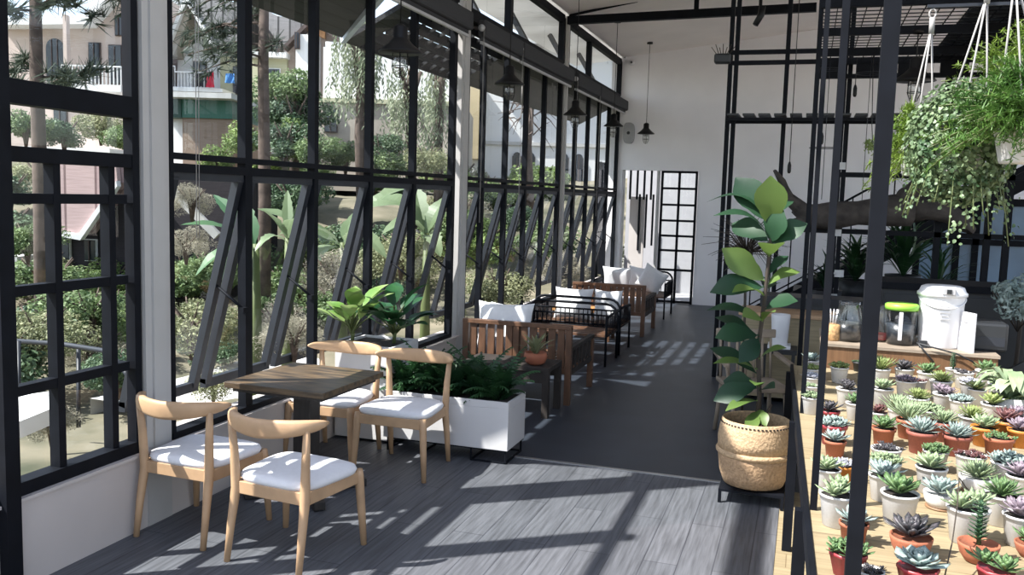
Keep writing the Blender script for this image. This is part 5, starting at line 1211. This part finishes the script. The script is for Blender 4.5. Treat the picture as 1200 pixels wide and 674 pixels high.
S = [  # x, y of the rim centre, rim width, pot shape, pot colour, plant kind, plant colour, label
 (1076, 664, 50, 'sq', R_, 'cab', 'b', 'pale blue rosette in a dark red pot at the bottom edge of the picture'),
 (1168, 666, 46, 'sq', R_, 'two', 'n', 'bright green succulent in a red pot at the bottom edge, below the terracotta bowl'),
 (1020, 668, 34, 'std', G_, 'mini', 'd', 'dark grey green succulent at the bottom edge beside the thick post'),
 (994, 646, 48, 'sq', R_, 'clu', 'n', 'small bushy green succulent in a red pot half behind the thick post'),
 (1001, 612, 36, 'std', T_, 'ros', 'b', 'grey succulent in a small terracotta pot half behind the thick post'),
 (1068, 628, 50, 'obowl', T_, 'ros', 'd', 'dark purple rosettes in a terracotta bowl left of the flower stalk'),
 (1147, 636, 48, 'obowl', T_, 'upr', 'k', 'dark green upright succulent in a tilted terracotta bowl right of the flower stalk'),
 (1208, 636, 36, 'obowl', T_, 'ros', 'n', 'terracotta bowl cut by the right edge near the bottom'),
 (1055, 577, 45, 'tall', W_, 'ros', 'n', 'pointed green rosette in a white pot standing right of the thick post'),
 (983, 578, 46, 'tall', W_, 'two', 'g', 'large pale green rosettes in a white pot between the thin and thick posts'),
 (1135, 594, 50, 'tall', W_, 'two', 'g', 'big grey green rosette in a tall white pot, a dry flower stalk hanging from it'),
 (1198, 603, 44, 'tall', W_, 'ros', 'p', 'purple grey rosette in a white pot at the right edge'),
 (1174, 579, 43, 'tall', W_, 'spk', 'n', 'green spiky rosette with reddish tips in a white pot near the right edge'),
 (1103, 577, 40, 'bowl', W_, 'ros', 'b', 'wide star shaped grey green rosette in a shallow white bowl with saucer'),
 (1146, 558, 42, 'bowl', W_, 'spk', 'g', 'striped spiky green rosette in a white bowl on a wooden saucer'),
 (1036, 556, 36, 'tall', W_, 'ros', 'b', 'pale blue grey flat rosette in a white pot, third pot behind the thick post'),
 (1038, 541, 37, 'tall', W_, 'clu', 'g', 'grey green rosettes in a white pot behind the flat rosette, by the thick post'),
 (1039, 525, 36, 'tall', W_, 'mini', 'd', 'small dark succulent in a white pot right of the thick post, mostly bare soil'),
 (1092, 547, 37, 'tall', W_, 'ros', 'g', 'pale green pointed rosette in a white pot in front of the bright green one'),
 (1097, 528, 30, 'tall', G_, 'clu', 'n', 'bright green leafy succulent in a grey pot between terracotta pots'),
 (1138, 533, 36, 'tall', W_, 'mini', 'u', 'dark burgundy succulent in a white pot with dark soil'),
 (1183, 541, 42, 'tall', W_, 'clu', 'b', 'cluster of blue grey rosettes in a white pot near the right edge'),
 (1197, 557, 34, 'tall', W_, 'ros', 'p', 'mauve rosette in a white pot at the right edge, under the blue grey cluster'),
 (1081, 505, 37, 'std', B_, 'spk', 'b', 'blue green fine leaved rosette in a brick red pot, left of its pair'),
 (1122, 510, 34, 'std', B_, 'spk', 'b', 'blue green rosette in a brick red pot, directly above the burgundy plant'),
 (1171, 512, 36, 'std', T_, 'mini', 'n', 'small green rosette in a terracotta pot with bare soil near the right edge'),
 (1154, 500, 32, 'std', O_, 'ros', 'g', 'green rosette in a bright orange pot'),
 (1181, 493, 32, 'std', O_, 'ros', 'u', 'reddish succulent in an orange pot near the right edge'),
 (1196, 503, 30, 'std', O_, 'ros', 'p', 'purple rosette in an orange pot at the right edge'),
 (1106, 494, 32, 'std', B_, 'spk', 'g', 'grey green rosette in a dark red pot behind the pair of brick red ones'),
 (1066, 491, 32, 'std', T_, 'wild', 'g', 'wild spiky pale green plant in a large terracotta pot'),
 (1036, 501, 29, 'std', T_, 'ros', 'n', 'green rosette in a terracotta pot right of the thick post'),
 (989, 545, 28, 'std', O_, 'clu', 'l', 'lavender white rosettes in an orange pot left of the thick post'),
 (970, 549, 32, 'tall', W_, 'ros', 'g', 'light green open rosette behind the big one, right of the thin post'),
 (979, 516, 27, 'std', T_, 'ros', 'b', 'grey blue spiky rosette in a small terracotta pot right of the thin post'),
 (977, 497, 34, 'std', R_, 'clu', 'b', 'pale chunky blue green succulent in a pinkish red pot'),
 (973, 481, 24, 'std', R_, 'ros', 'd', 'dark succulent in a red pot right of the thin post'),
 (951, 465, 24, 'tall', W_, 'clu', 'g', 'pale succulent in a white pot, nearest of the column between the two thin posts'),
 (951, 452, 22, 'tall', W_, 'mini', 'g', 'pale green succulent in a white pot, second of the column between the thin posts'),
 (951, 442, 21, 'tall', W_, 'clu', 'l', 'whitish succulent in a white pot, third of the column between the thin posts'),
 (951, 432, 20, 'tall', W_, 'clu', 'y', 'yellowish succulent in a white pot, fourth of the column between the thin posts'),
 (951, 422, 20, 'tall', W_, 'ros', 'b', 'grey green succulent in a white pot, farthest of the column between the thin posts'),
 (984, 430, 22, 'tall', W_, 'clu', 'y', 'variegated green and white succulent in a white pot below the counter'),
 (993, 455, 26, 'tall', W_, 'two', 'd', 'dark purple and green rosettes in a white pot left of the thick post'),
 (1003, 472, 24, 'tall', W_, 'ros', 'n', 'green succulent in a white pot just left of the thick post'),
 (1007, 424, 16, 'std', 'black_box', 'mini', 'k', 'small black pot just left of the thick post, under the counter'),
 (1033, 432, 22, 'tall', W_, 'wild', 'y', 'light green spiky plant just right of the thick post, under the counter'),
 (1035, 455, 25, 'tall', W_, 'ros', 'g', 'grey green rosette in a white pot just right of the thick post'),
 (1030, 483, 20, 'std', G_, 'ros', 'u', 'small dark red succulent in a grey pot just right of the thick post'),
 (1060, 432, 23, 'tall', W_, 'ros', 'd', 'dark blue rosette in a white pot, far row below the pitcher'),
 (1062, 446, 24, 'tall', W_, 'clu', 'p', 'purple grey rosettes in a white pot, second row below the pitcher'),
 (1076, 446, 20, 'tall', W_, 'mini', 'u', 'burgundy succulent in a white pot below the white container'),
 (1087, 436, 24, 'tall', W_, 'ros', 'n', 'deep green rosette in a white pot under the hanging cable'),
 (1103, 446, 26, 'tall', W_, 'spk', 'y', 'yellow green pointed rosette in a white pot, far row right of the deep green one'),
 (1117, 432, 18, 'tall', G_, 'upr', 'k', 'tall dark green upright stem succulent against the counter'),
 (1130, 436, 23, 'tall', W_, 'mini', 'd', 'small dark succulents in a white pot right of the upright stem'),
 (1156, 434, 25, 'tall', W_, 'ros', 'n', 'green rosette in a pale pot at the right end of the far row'),
 (1171, 449, 26, 'tall', W_, 'ros', 'g', 'grey rosette in a white pot beside the wrapped plant at right'),
 (1136, 448, 22, 'tall', W_, 'clu', 'l', 'whitish rosettes in a white pot behind the small yellow green one'),
 (1145, 456, 22, 'tall', W_, 'ros', 'y', 'small yellow green rosette in a white pot in the middle of the white pots'),
 (1107, 461, 27, 'tall', W_, 'two', 'p', 'purple and blue grey rosettes in a white pot behind the grey dark ones'),
 (1126, 469, 26, 'tall', W_, 'clu', 'b', 'small grey and dark rosettes in a white pot left of the yellow green one'),
 (1164, 473, 28, 'tall', W_, 'ros', 'y', 'yellow and green rosette in a white pot with green weeds beside it'),
 (1139, 488, 30, 'tall', W_, 'spk', 'y', 'bright lime pointed rosette in a white pot above the orange pot'),
 (1194, 470, 30, 'tall', W_, 'clu', 'g', 'pale trailing succulent in a white pot at the right edge'),
 (1076, 466, 26, 'tall', W_, 'spk', 'y', 'lime green spiky rosette behind the wild spiky plant'),
 (1088, 480, 30, 'tall', W_, 'clu', 'g', 'variegated pale cluster right of the wild spiky plant'),
 (1054, 480, 26, 'tall', W_, 'wild', 'g', 'grass like pale plant left of the wild spiky plant'),
 (1192, 487, 24, 'tall', W_, 'ros', 'p', 'mauve succulent at the right edge above the orange pots'),
 (1016, 700, 44, 'tall', W_, 'ros', 'g', 'pale green rosette just below the picture edge'),
]
S = [q for q in S if q[1] < 674]
for i, (x, y, w, pk, pc, sk, sc, lab) in enumerate(S):
    me, so, sa, H = getpot(pk, pc); h = .09
    for _ in range(6):
        P = fz(x, y, TZ+h); dep = (P-CPOS).dot(FWD); R = w*.5*dep/FPX*.96; h = H*R
    t = thing('potted_succulent', lab, 'succulent', (P.x, P.y, TZ+.0005), (i*1.7) % 6.28, 'potted succulents on the pine table')
    put('pot', me, t, (0, 0, 0), 0, R); put('soil', so, t, (0, 0, 0), 0, R)
    if sa: put('saucer', sa, t, (0, 0, 0), 0, R)
    put('rosette', smesh(sk, sc, i % 3), t, (0, 0, (H-.10)*R), i*.9, R*1.24)
    if 'flower stalk hanging' in lab:
        base = Vector((0, 0, (H+.2)*R)); m = MB(); rot = Matrix.Rotation(-t.rotation_euler.z, 3, 'Z')
        pts = [fy(1135, 575, P.y-.04), fy(1124, 560, P.y-.12), fy(1122, 592, P.y-.20), fy(1116, 635, P.y-.36), fy(1107, 676, P.y-.52)]
        m.tube([rot @ (q-Vector(t.location)) for q in pts], .0022, 5); m.build('flower_stalk', M['brown_stem'], t)
# big pale plant wrapped at the right edge
p = fz(1190, 480, TZ+.12); t = thing('wrapped_plant', 'big pale drooping leaved plant at the right edge among the white pots', 'plant', (p.x+.02, p.y+.25, TZ))
m = MB(); m.lathe([(.08, 0), (.10, .14), (.09, .14), (.09, .11), (0, .11)], n=18); m.build('pot', M['grey_pot'], t); m = MB(); r = random.Random(5)
for k in range(40):
    a = k*2.4; e = r.uniform(.2, 1.3); l = r.uniform(.10, .19); mid = Vector((.5*l*math.cos(a), .5*l*math.sin(a), .12+l*math.sin(e)))
    m.leaf((0, 0, .1), mid, .05, (0, 0, 1), .1, .2, prof=[.3, .6, .9, 1]); m.leaf(mid, (l*1.1*math.cos(a), l*1.1*math.sin(a), .14+l*.35*math.sin(e)), .06, (0, 0, 1), .15, .2, prof=[.85, 1, .8, .45, 0])
m.build('leaves', SUC['g'], t)
# bluish shrub at right behind the counter
p = fy(1190, 352, 7.6); t = thing('potted_shrub', 'bluish grey leafy shrub at the right edge behind the counter', 'shrub', (p.x+.05, 7.7, 0)); z0 = p.z
m = MB(); m.quads(leaf_cloud(1500, (.28, .28, .30), .045, 21, ctr=(0, 0, z0-.02))); m.build('foliage', SUC['b'], t); m = MB(); m.tube([(0, 0, .3), (.02, 0, z0-.2), (0, .02, z0)], [.02, .015, .008], 6)
for k in range(7): a = k*.9; m.tube([(0, 0, z0-.25), (.2*math.cos(a), .2*math.sin(a), z0+.05)], .005, 4)
m.build('stems', M['brown_stem'], t); m = MB(); m.lathe([(.14, 0), (.18, .32), (.165, .32), (.16, .28), (0, .28)], n=18); m.build('pot', M['black_box'], t)
p = fy(1190, 395, 6.9); t = thing('leaning_board', 'black board leaning behind the right end of the counter', 'board', (2.05, 7.1, 0))
m = MB(); m.bar((-.55, 0, .62), (.5, .05, 1.35), .03, .32); m.build('panel', M['black_box'], t); m = MB(); m.bx((-.5, -.03, 0), (-.44, .03, .75)); m.bx((.35, -.03, 0), (.41, .03, 1.2)); m.build('support', M['black_steel'], t)
# ================================================================== hanging plants
def hang(label, px, py, Y, R, H, knot, foliage, pot_mt='white_pot', extra=None):
    p = fy(px, py, Y); t = thing('hanging_planter', label, 'hanging plant', p)     # origin at the pot rim
    m = MB(); m.lathe([(R*.68, -H), (R*.72, -H+.01), (R*.95, -.03), (R, -.028), (R, 0), (R*.92, 0), (R*.90, -.03), (0, -.03)], n=24); m.build('pot', M[pot_mt], t)
    k = fy(knot[0], knot[1], Y); kv = k-p
    for a in (.3, 2.4, 4.5):
        m = MB(); m.tube([(R*.98*math.cos(a), R*.98*math.sin(a), -.01), kv], .0035, 5); m.build('cord', M['string'], t)
    m = MB(); m.tube([kv+Vector((0, 0, -.03)), kv+Vector((0, 0, .03))], .011, 6); m.tube([kv+Vector((.012*math.cos(q), 0, .045+.018*math.sin(q))) for q in np.linspace(0, 6.28, 10)], .004, 5); m.build('hook', M['string'], t)
    foliage(t); return t, kv
def sprays(n, L, wid, seed, spread=1.0, up=(.0, 1.3), mt='asparagus', dens=26, droop=.35):
    def f(t):
        r = random.Random(seed); Q = []; st = MB()
        for i in range(n):
            a = r.uniform(0, 6.28); e = r.uniform(*up); l = L*r.uniform(.5, 1.05); pts = []
            for k in range(7):
                u = k/6; pts.append(Vector((math.cos(a)*math.cos(e)*l*u*spread, math.sin(a)*math.cos(e)*l*u*spread, l*math.sin(e)*u-droop*l*u*u)))
            st.tube(pts, .0022, 3)
            for k in range(dens):
                u = r.uniform(.12, 1); j = min(5, int(u*6)); p = pts[j].lerp(pts[j+1], u*6-j); d = Vector((r.gauss(0, 1), r.gauss(0, 1), r.gauss(.15, .8))).normalized()*wid*(1.15-u*.6)*r.uniform(.6, 1.2); x = d.cross(Vector((r.random(), r.random(), 1))).normalized()*wid*.10
                for _ in range(2):
                    d2 = (d+Vector((r.gauss(0, .35), r.gauss(0, .35), r.gauss(0, .35)))*wid); Q.append([p-x, p+x, p+d2+x*.3, p+d2-x*.3])
        st.build('stems', M['stem'], t); q = MB(); q.quads(np.array([[list(v) for v in z] for z in Q])); q.build('foliage', M[mt], t)
    return f
def trailing(n, rad, seed, tails=9, mt='pepero', size=.0165):
    def f(t):
        r = random.Random(seed); m = MB()
        def lf(p, out, s):
            nz = (out+Vector((r.gauss(0, .45), r.gauss(0, .45), r.gauss(.35, .4)))).normalized(); d = nz.cross(Vector((r.gauss(0, 1), r.gauss(0, 1), r.gauss(0, 1)))).normalized()
            m.leaf(p, p+d*s, s*.85, nz, .08, .18, prof=[.35, .9, 1, .75, .15])
        for i in range(n):
            d = Vector((r.gauss(0, 1), r.gauss(0, 1), r.gauss(0, 1))).normalized(); q = r.uniform(.72, 1.0)
            lf(Vector((d.x*rad[0]*q, d.y*rad[1]*q, d.z*rad[2]*q-.03)), d, size*r.uniform(.7, 1.25))
        st = MB()
        for k in range(tails):
            a = k*6.28/tails+r.uniform(-.2, .2); b = Vector((rad[0]*.7*math.cos(a), rad[1]*.7*math.sin(a), -rad[2]*.6)); L = r.uniform(.10, .26); pts = [b+Vector((.04*math.cos(a)*u, .04*math.sin(a)*u, -L*u)) for u in (0, .33, .66, 1)]; st.tube(pts, .002, 4)
            for z in range(int(L*120)): lf(pts[0].lerp(pts[3], r.random())+Vector((r.gauss(0, .02), r.gauss(0, .02), 0)), Vector((math.cos(a), math.sin(a), 0)), size*r.uniform(.6, 1))
        st.build('stems', M['stem'], t); m.build('foliage', M[mt], t)
    return f
WY = 3.6
hang('white hanging pot with feathery yellow green fern, leftmost of the hanging plants', 1074, 170, WY+.25, .065, .12, (1092, 30), sprays(170, .25, .030, 3, .75, (-.5, 1.5), 'fern_yel', 30, .40))
hang('hanging pot overflowing with variegated pale edged leaves, middle of the hanging plants', 1127, 158, WY-.1, .09, .14, (1157, -6), trailing(5600, (.19, .17, .22), 4, 18))
hang('hanging pot with a wide airy asparagus fern, rightmost of the hanging plants', 1200, 140, WY-.35, .09, .14, (1190, -30), sprays(420, .29, .028, 6, 1.0, (-.3, 1.5), 'asparagus', 38, .30))
hang('second airy fern in a hanging pot at the right edge, above and behind the others', 1215, 110, WY+.15, .09, .13, (1215, -30), sprays(320, .36, .028, 8, 1.0, (-.4, 1.4), 'fern_yel', 36, .28))
k1, k2 = fy(1092, 26, WY+.25), fy(1157, -10, WY-.1)
t = thing('hanging_wire', 'thin steel rail from which the hanging plants hang at upper right', 'rail', (.2, WY, 2.66))
m = MB(); m.bar((k1.x-.2-.02, .25, k1.z-2.66+.06), (2.6, .25, k1.z-2.66+.06), .012, .012); m.build('near_wire', M['grey_steel'], t)
m = MB(); m.bar((.0, -.1, k2.z-2.66+.07), (2.6, -.1, k2.z-2.66+.07), .02, .02); m.bar((2.4, -.35, k2.z-2.66+.07), (2.4, .4, k2.z-2.66+.07), .02, .02); m.bar((.05, -.35, k2.z-2.66+.10), (2.6, -.35, k2.z-2.66+.10), .02, .02); m.build('far_wire', M['black_steel'], t)
# small trailing sprig between the posts, and the plant hung behind the thick post
p = fy(1020, 172, 8.9); t = thing('trailing_plant', 'small bright trailing plant hanging just left of the thick post', 'plant', p)
m = MB(); m.tube([(-.03, 0, 3.30-p.z), (0, 0, .2), (.02, 0, 0)], .004, 4); m.build('cord', M['black_box'], t); m = MB(); m.quads(leaf_cloud(120, (.09, .07, .12), .04, 8)); m.build('leaves', M['bush_d'], t)
